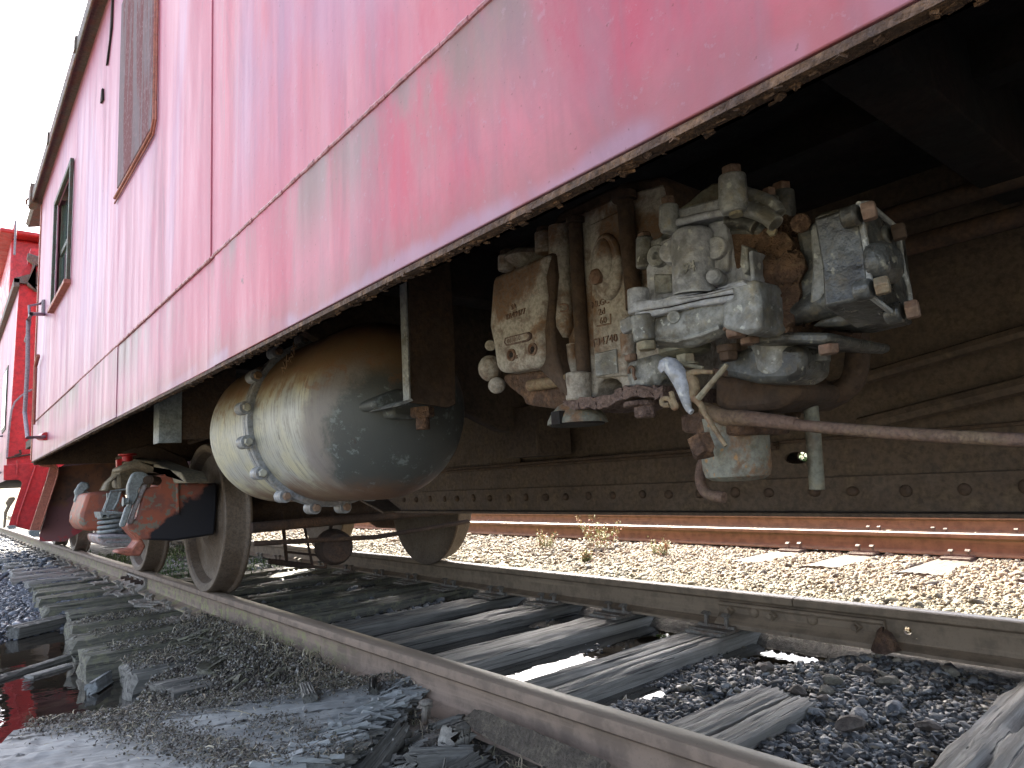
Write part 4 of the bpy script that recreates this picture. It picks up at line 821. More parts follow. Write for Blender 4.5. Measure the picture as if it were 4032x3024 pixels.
for q_, rr in (((-0.445, 0.534, 0.748), .005), ((-0.43, 0.431, 0.848), .007), ((-0.455, 0.547, 0.772), .005)): vpart('screw', MB().hexa(q_, (-1, -.3, 0), rr, .006), 'bolt_tan', 0)
vpart('fin', MB().prism([(0.457, 0.825), (0.451, 0.826), (0.452, 0.788), (0.458, 0.781)], 'x', -.45, -.40), 'blue_cast', .002)
vpart('fin', MB().prism([(0.469, 0.84), (0.461, 0.834), (0.461, 0.804), (0.47, 0.798), (0.474, 0.813)], 'x', -.445, -.40), 'mid_cast', .002)
vpart('cover_rib', MB().tube([(-0.452, 0.614, 0.739), (-0.452, 0.58, 0.73), (-0.452, 0.538, 0.731), (-0.452, 0.508, 0.735)], .004, 8), 'mid_cast', 0)
vpart('stud', MB().cyl((-0.44, 0.591, 0.768), (-0.465, 0.572, 0.761), .009), 'mid_cast', .001)
# lower cover with its two lugs
vpart('lower_cover', MB().tube([(-0.43, 0.657, 0.764), (-0.43, 0.617, 0.752), (-0.43, 0.566, 0.749), (-0.43, 0.524, 0.753), (-0.43, 0.495, 0.755)], [.022, .027, .030, .028, .022], 22), 'mid_cast', 0)
vpart('lug', MB().tube([(-0.462, 0.629, 0.776), (-0.462, 0.629, 0.737)], [.0185, .016], 20), 'mid_cast', .003)
vpart('bolt', MB().hexa((-0.462, 0.626, 0.736), (0, 0, -1), .0145, .013), 'bolt_tan', .001)
vpart('small_flange', MB().prism([(0.711, 0.79), (0.69, 0.794), (0.678, 0.788), (0.679, 0.772), (0.706, 0.767), (0.711, 0.775)], 'x', -.42, -.30), 'blue_cast', .0025)
vpart('lug', MB().tube([(-0.4, 0.712, 0.773), (-0.4, 0.713, 0.734)], [.0135, .012], 18), 'dusty_cast', .003)
vpart('bolt', MB().hexa((-0.4, 0.709, 0.736), (0, 0, -1), .011, .011), 'bolt', .001)
vpart('disc', MB().lathe((-0.4, 0.605, 0.715), (0, 0, 1), [(.026, 0), (.037, .006), (.039, .014), (.03, .02)], 32), 'galv', 0)
vpart('hex_plug', MB().hexa((-0.41, 0.597, 0.717), (0, 0, -1), .0145, .016).lathe((-0.41, 0.6, 0.702), (0, 0, -1), [(.022, .0), (.022, .003)], 24), 'bolt_tan', .001)
# upper flange ring and cap
fc = Vector((-0.36, 0.545, 0.938)); 
vpart('upper_flange', MB().prism([(0.581, 0.917), (0.554, 0.915), (0.479, 0.906), (0.468, 0.905), (0.448, 0.89), (0.476, 0.892), (0.505, 0.891), (0.55, 0.892), (0.581, 0.887)], 'x', -.46, -.30), 'blue_cast', .003)
vpart('upper_flange_rib', MB().tube([(-0.468, 0.558, 0.893), (-0.468, 0.52, 0.889), (-0.468, 0.475, 0.882)], .0055, 10), 'blue_cast', 0)
vpart('upper_body', MB().prism([(0.577, 0.914), (0.504, 0.905), (0.458, 0.883), (0.449, 0.86), (0.458, 0.854), (0.505, 0.869), (0.587, 0.889), (0.582, 0.903)], 'x', -.42, -.26), 'dark_cast', .005)
vpart('upper_rim', MB().tube([(-0.44, 0.49, 0.901), (-0.44, 0.458, 0.887), (-0.44, 0.433, 0.87), (-0.44, 0.42, 0.853)], .011, 12, 1), 'blue_cast' if False else 'mid_cast', 0)
vpart('upper_rim', MB().tube([(-0.43, 0.465, 0.911), (-0.43, 0.445, 0.898), (-0.43, 0.426, 0.881), (-0.43, 0.421, 0.868)], .011, 12, 1), 'mid_cast', 0)
vpart('upper_rim', MB().tube([(-0.42, 0.499, 0.888), (-0.42, 0.471, 0.879), (-0.42, 0.457, 0.865)], .012, 12, 1), 'dark_cast', 0)
vpart('cap_dome', MB().prism([(0.614, 0.957), (0.593, 0.962), (0.573, 0.97), (0.55, 0.975), (0.532, 0.97), (0.534, 0.945), (0.572, 0.949), (0.61, 0.951)], 'x', -.37, -.26), 'galv', .010)
for (a, b, r, mt) in (((-0.47, 0.563, 0.882), (-0.47, 0.56, 0.921), .0145, 'mid_cast'), ((-0.485, 0.451, 0.869), (-0.485, 0.448, 0.918), .0185, 'mid_cast'), ((-0.36, 0.451, 0.884), (-0.36, 0.448, 0.926), .018, 'dark_cast'), ((-0.4, 0.449, 0.876), (-0.4, 0.446, 0.908), .013, 'dark_cast')):
    vpart('lug', MB().lathe(a, Vector(b)-Vector(a), [(r*.8, 0), (r, .012), (r*.92, (Vector(b)-Vector(a)).length)], 22), mt, .002)
    vpart('bolt', MB().hexa(b, (0, 0, 1), r*.72, .012), 'bolt', .001)
vpart('bolt_tip', MB().cyl((-0.485, 0.448, 0.868), (-0.485, 0.448, 0.864), .009), 'bolt_tan', 0)
# right body: flange rims across the line of sight, crusted middle, square end cover
vpart('neck', MB().prism([(0.512, 0.873), (0.455, 0.864), (0.416, 0.843), (0.405, 0.795), (0.418, 0.733), (0.437, 0.715), (0.471, 0.727), (0.472, 0.773), (0.501, 0.798)], 'x', -.418, -.22), 'lump', 0, sub=3, jitter=.0032)
ce = Vector((-0.36, 0.479, 0.799)); 
vpart('round_flange', MB().lathe(ce+Vector((.03, .035, 0)), (0, -1, 0), [(.080, 0), (.080, .014), (.072, .017)], 44), 'mid_cast', .002)
lc = Vector((-0.375, 0.445, 0.8))
lm_ = MB().ball(lc+Vector((-.012, 0, 0)), (.042, .030, .036), 28).ball(lc+Vector((-.005, .01, -.055)), (.035, .038, .035), 20).ball(lc+Vector((0, -.005, .055)), (.03, .034, .025), 20).ball(Vector((-0.4, 0.465, 0.744)), (.024, .024, .032), 16).ball(Vector((-0.42, 0.418, 0.797)), (.016, .022, .022), 14)
vpart('crusted_body', lm_, 'lump', 0, jitter=.0025)
cru = MB()
for i in range(900):
    a = random.uniform(0, 6.28); e = random.uniform(-1.2, 1.2); r = Vector((-abs(math.cos(a)*math.cos(e))*.048, math.sin(a)*math.cos(e)*.046, math.sin(e)*.085)); s_ = random.uniform(.0012, .0035)
    cru.box(lc+r, (s_, s_*random.uniform(.6, 2), s_*random.uniform(.5, 1.5)), Euler((random.random()*3, random.random()*3, random.random()*3)).to_matrix())
vpart('rust_crust', cru, 'lump', 0)['kind'] = 'stuff'
yB = .60
vpart('end_body', MB().prism([(0.411, 0.847), (0.388, 0.851), (0.354, 0.852), (0.361, 0.748), (0.373, 0.738), (0.416, 0.734), (0.426, 0.762), (0.408, 0.795)], 'x', -.412, -.20), 'dark_cast', .008)
vpart('end_collar', MB().prism([(0.385, 0.843), (0.369, 0.845), (0.366, 0.818), (0.37, 0.762), (0.381, 0.744), (0.397, 0.742), (0.388, 0.788)], 'x', -.425, -.25), 'mid_cast', .004)
vpart('end_body_foot', MB().tube([(-0.405, 0.43, 0.738), (-0.405, 0.396, 0.744), (-0.405, 0.362, 0.747)], [.014, .019, .021], 18), 'dark_cast', 0)
vpart('end_flange', MB().prism([(0.376, 0.846), (0.364, 0.85), (0.322, 0.847), (0.32, 0.832), (0.321, 0.735), (0.325, 0.733), (0.353, 0.731), (0.356, 0.744), (0.349, 0.837)], 'x', -.435, -.30), 'dark_cast', .004)
vpart('fin', MB().prism([(0.347, 0.829), (0.344, 0.829), (0.349, 0.742), (0.352, 0.741)], 'x', -.442, -.40), 'mid_cast', 0)
vpart('fin', MB().prism([(0.373, 0.817), (0.37, 0.817), (0.373, 0.762), (0.377, 0.76)], 'x', -.415, -.39), 'rust', 0)
vpart('stud', MB().cyl((-0.41, 0.403, 0.855), (-0.44, 0.388, 0.843), .012), 'lump', .002)
yc = (-0.43, 0.322, 0.842)[1]; yd = (-0.43, 0.323, 0.737)[1]
cover = [(-0.52, 0.814), (-0.497, 0.82), (-0.423, 0.806), (-0.423, 0.76), (-0.415, 0.74), (-0.414, 0.712), (-0.447, 0.697), (-0.52, 0.714), (-0.514, 0.759)]
vpart('end_cover', MB().prism(cover, 'y', .288, .335), 'dark_cast', .003)
cv = [(x_, .286, z_) for x_, z_ in cover]; vpart('cover_edge', MB().tube(cv+[cv[0]], .0032, 8), 'mid_cast', 0)
vpart('cover_pocket', MB().prism([(-0.525, 0.771), (-0.489, 0.781), (-0.453, 0.777), (-0.449, 0.744), (-0.468, 0.73), (-0.511, 0.726), (-0.528, 0.741)], 'y', .289, .268, .25), 'dark_cast', .010)
for c_, r, mt in (((-0.529, 0.28, 0.8), .0105, 'bolt'), ((-0.456, 0.28, 0.792), .0100, 'rust'), ((-0.534, 0.275, 0.719), .0100, 'bolt_tan'), ((-0.463, 0.275, 0.703), .0108, 'bolt')):
    vpart('lug', MB().cyl(Vector(c_)+Vector((0, .02, 0)), Vector(c_)+Vector((0, .003, 0)), r*1.1), 'dark_cast', .003)
    vpart('bolt', MB().hexa(c_, (.25, -1, .05), r, .013), mt, .001)
vpart('end_underside', MB().prism([(0.37, 0.74), (0.335, 0.74), (0.322, 0.715), (0.371, 0.713), (0.412, 0.721)], 'x', -.40, -.30), 'dark_cast', .006)
# lower right: flat flange, cup and small bolts
vpart('lower_flange', MB().prism([(0.487, 0.721), (0.435, 0.716), (0.378, 0.704), (0.378, 0.694), (0.389, 0.692), (0.437, 0.703), (0.487, 0.709)], 'x', -.42, -.24), 'dark_cast', .004)
vpart('lower_cup', MB().lathe((-0.34, 0.483, 0.666), (0, 0, 1), [(.030, 0), (.040, .004), (.044, .014), (.047, .065)], 40, 1.), 'mid_cast', .002)
vpart('lower_web', MB().prism([(0.582, 0.684), (0.548, 0.708), (0.501, 0.717), (0.43, 0.7), (0.437, 0.662), (0.458, 0.655), (0.507, 0.661), (0.558, 0.68)], 'x', -.38, -.30), 'dark_cast', .012)
vpart('bolt', MB().hexa((-0.41, 0.386, 0.691), (0, 0, -1), .013, .012), 'bolt', .001); vpart('bolt', MB().hexa((-0.4, 0.532, 0.709), (0, 0, -1), .014, .013).lathe((-0.4, 0.531, 0.718), (0, 0, -1), [(.017, 0), (.016, .01)], 16), 'rust', .001)
vpart('bolt', MB().hexa((-0.42, 0.485, 0.718), (0, 0, -1), .014, .009), 'bolt', .001); vpart('stub', MB().cyl((-0.34, 0.429, 0.692), (-0.34, 0.43, 0.681), .012), 'dark_cast', .002)
vpart('inner_casting', MB().prism([(0.625, 0.694), (0.482, 0.663), (0.485, 0.643), (0.525, 0.629), (0.587, 0.63), (0.63, 0.644)], 'x', -.30, -.12), 'rust', .012)

# ------------------------------------------------------------------ things hanging round the valve
dc = thing('dirt_collector', (-0.28, 0.612, 0.521), 'small grey rust-streaked cup hanging below the valve', 'dirt collector')
c0 = Vector((-0.28, 0.612, 0.524))
finish('cup', MB().lathe(c0, (0, 0, 1), [(.02, 0), (.040, .002), (.049, .008), (.0525, .02), (.054, .085), (.055, .10)], 40), 'cup', dc)
for ch in dc.children: pass
finish('collector_head', MB().prism([(0.675, 0.634), (0.627, 0.637), (0.547, 0.616), (0.548, 0.593), (0.591, 0.593), (0.641, 0.598), (0.676, 0.608)], 'x', -.33, -.22), 'rust_edge', dc, .005)
finish('clamp_bolt', MB().hexa((-0.37, 0.616, 0.592), (-.2, -.5, -1), .018, .03), 'rust_edge', dc, jitter=.002)
ro = thing('brake_rod', (-0.36, 0.602, 0.632), 'long rusty brown rod running from the valve handle off the right edge', 'rod')
finish('rod', MB().tube([(-0.38, 0.599, 0.637), (-0.37, 0.565, 0.618), (-0.36, 0.446, 0.595), (-0.35, 0.314, 0.572), (-0.34, 0.218, 0.559), (-0.33, 0.13, 0.546)], .0080, 12, 1), 'rod', ro)
finish('sleeve', MB().tube([(-0.372, 0.601, 0.636), (-0.372, 0.567, 0.619), (-0.362, 0.535, 0.615), (-0.361, 0.464, 0.6)], [.0105, .0125, .0115, .0095], 14), 'rod', ro)
wr = thing('release_wire', (-0.43, 0.574, 0.658), 'twisted rusty wire and cotter hung with a bent grey hook', 'wire')
finish('hook', MB().tube([(-0.455, 0.602, 0.688), (-0.455, 0.605, 0.696), (-0.455, 0.594, 0.698), (-0.455, 0.583, 0.685), (-0.455, 0.574, 0.666), (-0.455, 0.571, 0.648), (-0.455, 0.569, 0.631), (-0.455, 0.563, 0.625)], [.006, .010, .0125, .013, .012, .009, .005, .004], 14, 1), 'blue_cast', wr)
finish('wire_strand', MB().tube([(-0.45, 0.526, 0.676), (-0.45, 0.555, 0.681), (-0.45, 0.566, 0.679), (-0.45, 0.557, 0.661), (-0.45, 0.564, 0.645), (-0.45, 0.553, 0.639), (-0.45, 0.542, 0.614), (-0.45, 0.518, 0.575)], [.003, .004, .008, .009, .007, .005, .004, .003], 10, 1), 'wire', wr)
finish('wire_strand', MB().tube([(-0.46, 0.547, 0.642), (-0.46, 0.498, 0.681)], [.0045, .0035], 8), 'bolt_tan', wr)
finish('wire_strand', MB().tube([(-0.46, 0.591, 0.657), (-0.46, 0.588, 0.644), (-0.46, 0.583, 0.634), (-0.46, 0.59, 0.633), (-0.46, 0.592, 0.645), (-0.46, 0.601, 0.65), (-0.46, 0.61, 0.647), (-0.46, 0.607, 0.639), (-0.46, 0.596, 0.639)], .0038, 8, 2), 'wire', wr)
finish('wire_strand', MB().tube([(-0.445, 0.529, 0.678), (-0.445, 0.51, 0.672)], .0045, 8), 'lump', wr)
finish('gasket_disc', MB().tube([(-0.43, 0.6, 0.702), (-0.43, 0.579, 0.695), (-0.43, 0.555, 0.687)], .003, 8, 1), 'bolt_tan', wr)
pp = thing('drain_pipe', (-0.2, 0.532, 0.508), 'thin grey vertical pipe behind the cup with a rusty return bend', 'pipe')
finish('pipe', MB().tube([(-0.2, 0.521, 0.664), (-0.2, 0.522, 0.595), (-0.2, 0.526, 0.505)], .0115, 14), 'galv', pp)
finish('return_bend', MB().tube([(-0.16, 0.535, 0.715), (-0.16, 0.536, 0.678), (-0.16, 0.509, 0.65), (-0.16, 0.471, 0.662), (-0.16, 0.457, 0.702), (-0.16, 0.455, 0.741)], .018, 14, 2), 'rust', pp)
finish('elbow', MB().tube([(-0.25, 0.668, 0.576), (-0.25, 0.698, 0.557), (-0.25, 0.706, 0.522), (-0.25, 0.692, 0.501), (-0.25, 0.66, 0.497)], .0095, 10, 2), 'rod', pp)
finish('pipe_clip', MB().bb(Vector((-0.18, 0.582, 0.659)), Vector((-0.16, 0.554, 0.618))), 'rust', pp, .01)

# ------------------------------------------------------------------ the truck
tr_ = thing('truck', (.76, 5.05, 0), 'rusty four-wheel truck under the far end of the caboose, orange paint and black grease', 'truck')
def wheel_mesh(name):
    # outboard face towards -X; profile is (radius, x)
    pf = [(.02, .05), (.09, .035), (.10, .005), (.13, .0), (.20, .030), (.30, .045), (.355, .040), (.372, -.004), (.385, -.014), (.412, -.016), (.4165, -.010), (.4195, .02), (.4205, .07), (.428, .090), (.443, .098), (.447, .106), (.443, .118), (.40, .122), (.30, .10), (.13, .11), (.02, .12)]
    mb = MB().lathe((0, 0, 0), (1, 0, 0), pf, 96)
    return mesh_of(name, mb, 'wheel', 30)
WM = wheel_mesh('wheel')
for y, lab in ((4.21, None), (5.90, None)):
    inst('wheel', WM, tr_, (-.075, y, .4205)); inst('wheel', WM, tr_, (1.51, y, .4205), (0, 0, math.pi))
    finish('axle', MB().lathe((0, y, .4205), (1, 0, 0), [(.07, -.30), (.07, -.05), (.085, -.04), (.085, .10), (.078, .7), (.085, 1.35), (.07, 1.75)], 24), 'rust', tr_)
# side frame, springs, journal box
finish('side_frame', MB().prism([(6.059, 0.621), (5.887, 0.676), (5.59, 0.716), (5.532, 0.763), (5.122, 0.791), (4.833, 0.793), (4.436, 0.76), (3.942, 0.688), (3.722, 0.665), (3.626, 0.61), (3.852, 0.612), (3.942, 0.683), (4.389, 0.703), (4.904, 0.736), (5.258, 0.74), (5.333, 0.624), (5.516, 0.628), (5.587, 0.698), (5.778, 0.641), (5.843, 0.61)], 'x', -.33, -.22), 'truck_tan', tr_, .006)
finish('side_frame', MB().prism([(-0.503, 0.72), (-0.409, 0.765), (-0.32, 0.751), (-0.214, 0.701), (-0.153, 0.678), (-0.114, 0.621), (-0.208, 0.62), (-0.214, 0.686), (-0.319, 0.694), (-0.413, 0.712), (-0.494, 0.696)], 'y', 4.30, 4.52), 'truck_tan', tr_, .012)
finish('frame_leg', MB().prism([(-0.544, 0.603), (-0.524, 0.646), (-0.476, 0.694), (-0.463, 0.683), (-0.506, 0.645), (-0.518, 0.596)], 'y', 4.5, 4.6), 'truck_tan', tr_, .006)
finish('frame_leg', MB().prism([(-0.478, 0.684), (-0.454, 0.693), (-0.448, 0.607), (-0.472, 0.609)], 'y', 4.5, 4.6), 'truck_tan', tr_, .006)
finish('pedestal', MB().prism([(-0.449, 0.601), (-0.362, 0.601), (-0.358, 0.661), (-0.286, 0.677), (-0.263, 0.62), (-0.188, 0.611), (-0.097, 0.607), (-0.064, 0.61), (-0.066, 0.485), (-0.077, 0.324), (-0.29, 0.312), (-0.44, 0.334), (-0.457, 0.36), (-0.498, 0.39), (-0.51, 0.418), (-0.466, 0.441), (-0.44, 0.556)], 'y', 4.02, 4.22), 'orange', tr_, .012)
finish('pedestal_rib', MB().prism([(-0.29, 0.686), (-0.271, 0.676), (-0.265, 0.499), (-0.262, 0.448), (-0.279, 0.449), (-0.281, 0.592)], 'y', 4.0, 4.02), 'orange', tr_, .004)
finish('frame_foot', MB().prism([(-0.503, 0.416), (-0.471, 0.409), (-0.433, 0.351), (-0.416, 0.322), (-0.403, 0.294), (-0.427, 0.246), (-0.488, 0.253), (-0.537, 0.272), (-0.529, 0.285), (-0.469, 0.287), (-0.441, 0.325), (-0.482, 0.378)], 'y', 4.1, 4.25), 'red_lip', tr_, .01)
finish('bolster', MB().prism([(-0.618, 0.475), (-0.586, 0.595), (-0.523, 0.601), (-0.413, 0.595), (-0.379, 0.567), (-0.372, 0.456), (-0.408, 0.355), (-0.518, 0.37), (-0.589, 0.372), (-0.621, 0.425)], 'y', 4.75, 5.2), 'orange', tr_, .02)
sp = MB(); s0 = Vector((-0.487, 4.55, 0.461)); s1 = Vector((-0.487, 4.55, 0.353)); pts = []
H = (s0.z-s1.z)
for i in range(4*20+1): t = i/20.; pts.append((s1.x+.066*math.cos(t*6.283), 4.55+.066*math.sin(t*6.283), s1.z+H*t/4.))
finish('coil_spring', MB().tube(pts, .0105, 10), 'truck_grey', tr_)
sp = []
for i in range(4*20+1): t = i/20.; sp.append((s1.x+.16+.068*math.cos(t*6.283), 4.62+.068*math.sin(t*6.283), s1.z+H*t/4.))
finish('coil_spring', MB().tube(sp, .0105, 10), 'truck_grey', tr_)
finish('spring_cap', MB().prism([(-0.564, 0.484), (-0.503, 0.48), (-0.503, 0.485), (-0.419, 0.469), (-0.418, 0.459), (-0.515, 0.466), (-0.517, 0.447), (-0.526, 0.447), (-0.528, 0.465), (-0.547, 0.466), (-0.549, 0.449), (-0.556, 0.45)], 'y', 4.46, 4.66), 'truck_grey', tr_, .002)
finish('spring_plank', MB().prism([(-0.568, 0.357), (-0.495, 0.357), (-0.394, 0.343), (-0.373, 0.324), (-0.373, 0.289), (-0.406, 0.275), (-0.511, 0.286), (-0.554, 0.303), (-0.565, 0.328)], 'y', 4.44, 4.85), 'truck_pink', tr_, .012)
finish('spring_plank', MB().prism([(-0.574, 0.349), (-0.394, 0.332), (-0.389, 0.321), (-0.574, 0.34)], 'y', 4.425, 4.44).prism([(-0.532, 0.318), (-0.406, 0.306), (-0.406, 0.299), (-0.532, 0.312)], 'y', 4.425, 4.44), 'truck_grey', tr_)
fb = MB(); tq = [(-0.513, 4.45, 0.595), (-0.435, 4.45, 0.603), (-0.465, 4.45, 0.59), (-0.477, 4.45, 0.539), (-0.5, 4.45, 0.492), (-0.545, 4.45, 0.483), (-0.525, 4.45, 0.552)]; fb.tube([tq[1], tq[0], tq[6], tq[5]], .006, 6); fb.tube([tq[2], tq[3], tq[4]], .006, 6); fb.prism([(-0.522, 0.587), (-0.457, 0.593), (-0.469, 0.539), (-0.492, 0.491), (-0.542, 0.488), (-0.521, 0.552)], 'y', 4.52, 4.54)
finish('journal_lid', fb, 'truck_grey', tr_)
# brake hangers in front of the frame
def hanger(y, pl, k, mat2):
    finish('brake_hanger', MB().prism(pl[0], 'y', y, y+.05), 'truck_grey', tr_, .012); finish('brake_lever', MB().prism(pl[1], 'y', y+.01, y+.045), mat2, tr_, .008); finish('brake_lever', MB().prism(pl[2], 'y', y-.01, y+.02), 'truck_grey', tr_, .006)
hanger(4.0, ([(-0.491, 0.675), (-0.475, 0.685), (-0.442, 0.684), (-0.413, 0.663), (-0.404, 0.639), (-0.42, 0.622), (-0.441, 0.628), (-0.461, 0.592), (-0.464, 0.557), (-0.48, 0.522), (-0.503, 0.497), (-0.511, 0.506), (-0.504, 0.541), (-0.513, 0.577), (-0.512, 0.617), (-0.502, 0.648)], [(-0.441, 0.618), (-0.416, 0.617), (-0.44, 0.555), (-0.467, 0.486), (-0.482, 0.42), (-0.502, 0.417), (-0.51, 0.431), (-0.48, 0.513)], [(-0.523, 0.503), (-0.492, 0.532), (-0.495, 0.492), (-0.521, 0.41), (-0.541, 0.406), (-0.547, 0.417)]), 0, 'truck_pink')
hanger(5.1, ([(-0.585, 0.655), (-0.567, 0.672), (-0.534, 0.664), (-0.521, 0.63), (-0.546, 0.609), (-0.56, 0.577), (-0.577, 0.535), (-0.596, 0.525), (-0.606, 0.558), (-0.598, 0.585), (-0.608, 0.613), (-0.594, 0.634)], [(-0.551, 0.61), (-0.527, 0.608), (-0.567, 0.48), (-0.584, 0.438), (-0.598, 0.445)], [(-0.605, 0.515), (-0.577, 0.529), (-0.589, 0.438), (-0.612, 0.421), (-0.624, 0.447)]), 0, 'truck_grey')
finish('pin', MB().cyl((-0.425, 3.98, 0.64), (-0.421, 4, 0.64), .022).cyl((-0.415, 3.99, 0.64), (-0.319, 4.08, 0.626), .024), 'rust', tr_, .002)
finish('pin', MB().cyl((-0.532, 3.99, 0.534), (-0.51, 3.99, 0.537), .018).cyl((-0.537, 3.99, 0.534), (-0.531, 3.99, 0.534), .024), 'truck_grey', tr_, .002)
finish('truck_bolster_plate', MB().prism([(-0.358, 0.826), (-0.299, 0.87), (-0.233, 0.892), (-0.149, 0.868), (-0.09, 0.837), (-0.008, 0.8), (0.026, 0.717), (-0.272, 0.8), (-0.323, 0.786)], 'y', 4.9, 5.3), 'truck_dark', tr_, .01)
finish('red_cap', MB().lathe((-0.408, 4.6, 0.767), (0, 0, 1), [(.03, 0), (.028, .03), (.05, .036), (.05, .046)], 20).prism([(-0.463, 0.779), (-0.438, 0.788), (-0.433, 0.747), (-0.451, 0.743), (-0.46, 0.733)], 'y', 4.6, 4.64), 'red', tr_, .002)
finish('brake_beam', MB().tube([(.02, 3.72, .36), (1.4, 3.72, .36)], .028, 12).tube([(.02, 3.68, .28), (.7, 3.62, .25), (1.4, 3.68, .28)], .014, 10), 'truck_dark', tr_)
finish('truck_crossmember', MB().bb((.05, 4.62, .36), (1.45, 5.42, .60)).bb((.05, 3.74, .55), (1.45, 3.80, .68)), 'sill', tr_, .01)
finish('far_side_frame', MB().prism([(4.0, .35), (4.3, .30), (4.7, .18), (5.4, .18), (5.8, .30), (6.1, .35), (6.1, .55), (5.5, .78), (4.6, .78), (4.0, .55)], 'x', 1.66, 1.78), 'truck_dark', tr_, .01)
finish('ribbed_drum', MB().lathe((.52, 3.75, .20), (.25, 1, 0), [(.02, 0), (.08, .01), (.10, .05), (.105, .16), (.09, .18)], 24), 'truck_dark', tr_)
finish('mesh_bracket', MB().tube([(.33, 4.1, .42), (.36, 4.1, .10), (.60, 4.1, .06), (.66, 4.1, .40)], .012, 8).tube([(.36, 4.1, .18), (.64, 4.1, .12)], .008, 6).tube([(.45, 4.1, .42), (.52, 4.1, .07)], .008, 6).tube([(.25, 4.1, .14), (.50, 4.1, .08)], .016, 8), 'truck_dark', tr_)

# ------------------------------------------------------------------ the next caboose
c2 = thing('caboose', (.76, 10.5, .5), 'second caboose beyond the first, its bright red end wall showing at the left edge', 'caboose')
finish('end_wall', MB().prism([(-0.75, 2.742), (-0.694, 2.915), (-0.674, 3.077), (-0.393, 3.16), (-0.328, 0.918), (-0.366, 0.889), (-0.62, 0.919), (-0.789, 0.831), (-0.789, 0.989), (-0.772, 1.501), (-0.76, 2.331)], 'y', 8.05, 8.10), 'red', c2)
finish('side_panel', MB().bb((-.752, 8.1, 1.14), (-.744, 14, 2.72)), 'paint', c2); finish('lower_side_panel', MB().bb((-.755, 8.1, .80), (-.747, 14, 1.135)), 'paint', c2)
finish('roof', MB().prism([(-.80, 2.74), (-.3, 2.98), (.76, 3.05), (2.3, 2.74), (2.3, 2.70), (-.80, 2.70)], 'y', 8.0, 14), 'gutter', c2); finish('cupola', MB().bb((-.72, 10.2, 2.8), (2.2, 12.5, 3.85)), 'red', c2, .03)
finish('gutter', MB().bb((-.80, 8.0, 2.66), (-.755, 14, 2.74)), 'gutter', c2)
finish('cupola_roof', MB().bb((-.85, 10.0, 3.852), (2.3, 12.7, 3.91)), 'red', c2, .02)
finish('roof_rail', MB().tube([(-.70, 9.9, 3.55), (-.70, 9.9, 3.98), (-.70, 10.6, 3.98), (-.70, 10.6, 3.88)], .012, 8), 'grab', c2)
finish('roof_bracket', MB().prism([(-0.701, 3.01), (-0.549, 2.972), (-0.547, 2.909), (-0.622, 2.897), (-0.679, 2.716), (-0.615, 2.678), (-0.552, 2.655), (-0.551, 2.624), (-0.626, 2.629), (-0.696, 2.682), (-0.654, 2.9), (-0.705, 2.946)], 'y', 7.98, 8.04), 'gutter', c2, .01)
wn2 = finish('window', MB().bb((-.76, 9.05, 1.35), (-.744, 9.60, 2.05)), 'green_frame', c2)
finish('pane', MB().bb((-.766, 9.09, 1.39), (-.761, 9.56, 2.0)), 'glass', wn2)
finish('grab_iron', MB().tube([(-.76, 9.3, 1.30), (-.86, 9.3, 1.30), (-.86, 9.3, .95), (-.76, 9.3, .9)], .012, 8), 'grab', c2)
finish('brake_bracket', MB().tube([(-0.797, 8, 0.987), (-0.728, 8, 1), (-0.609, 8, 1.019)], .010, 6).tube([(-0.734, 8, 1.007), (-0.687, 8, 1.028), (-0.695, 8, 1.064)], .012, 6), 'truck_dark', c2)
finish('cable', MB().tube([(-0.618, 8, 1.649), (-0.689, 8, 1.602), (-0.769, 8, 1.496), (-0.785, 8, 1.276), (-0.792, 8, 0.987)], .010, 6, 1), 'grab', c2)
finish('step_side', MB().prism([(-0.83, 0.909), (-0.647, 0.92), (-0.47, 0.906), (-0.49, 0.847), (-0.612, 0.31), (-0.719, 0.352), (-0.776, 0.365), (-0.689, 0.737), (-0.696, 0.758), (-0.717, 0.772), (-0.825, 0.773)], 'y', 7.7, 7.715), 'red', c2, .004)
finish('step_rib', MB().tube([(-0.594, 7.69, 0.892), (-0.706, 7.69, 0.441), (-0.717, 7.69, 0.36)], .008, 6).tube([(-0.731, 7.69, 0.947), (-0.73, 7.69, 0.822)], .008, 6), 'red', c2)
finish('step_tread', MB().prism([(-0.786, 0.368), (-0.73, 0.367), (-0.725, 0.339), (-0.775, 0.335)], 'y', 7.6, 7.75), 'truck_grey', c2); finish('step_tread', MB().prism([(-0.677, 0.329), (-0.607, 0.326), (-0.605, 0.273), (-0.643, 0.273), (-0.675, 0.295)], 'y', 7.0, 7.1), 'truck_grey', c2)
finish('truck_frame', MB().prism([(9.0, .35), (9.4, .2), (10.4, .2), (10.8, .35), (10.8, .7), (9.0, .7)], 'x', -.30, -.2), 'truck_dark', c2)
finish('brake_hanger', MB().prism([(-0.724, 0.626), (-0.679, 0.628), (-0.671, 0.605), (-0.706, 0.543), (-0.733, 0.472), (-0.743, 0.328), (-0.761, 0.32), (-0.76, 0.483), (-0.736, 0.545), (-0.752, 0.573)], 'y', 8.6, 8.66), 'truck_tan', c2, .008)
for y in (9.2, 10.9):
    for xx, rz in ((-.075, 0), (1.51, math.pi)): inst('wheel', WM, c2, (xx, y, .4205), (0, 0, rz))
finish('underframe', MB().bb((-.7, 8.1, .82), (2.2, 14, .95)), 'dark_floor', c2); finish('far_side', MB().bb((2.26, 8.1, .8), (2.27, 14, 2.7)), 'paint', c2)

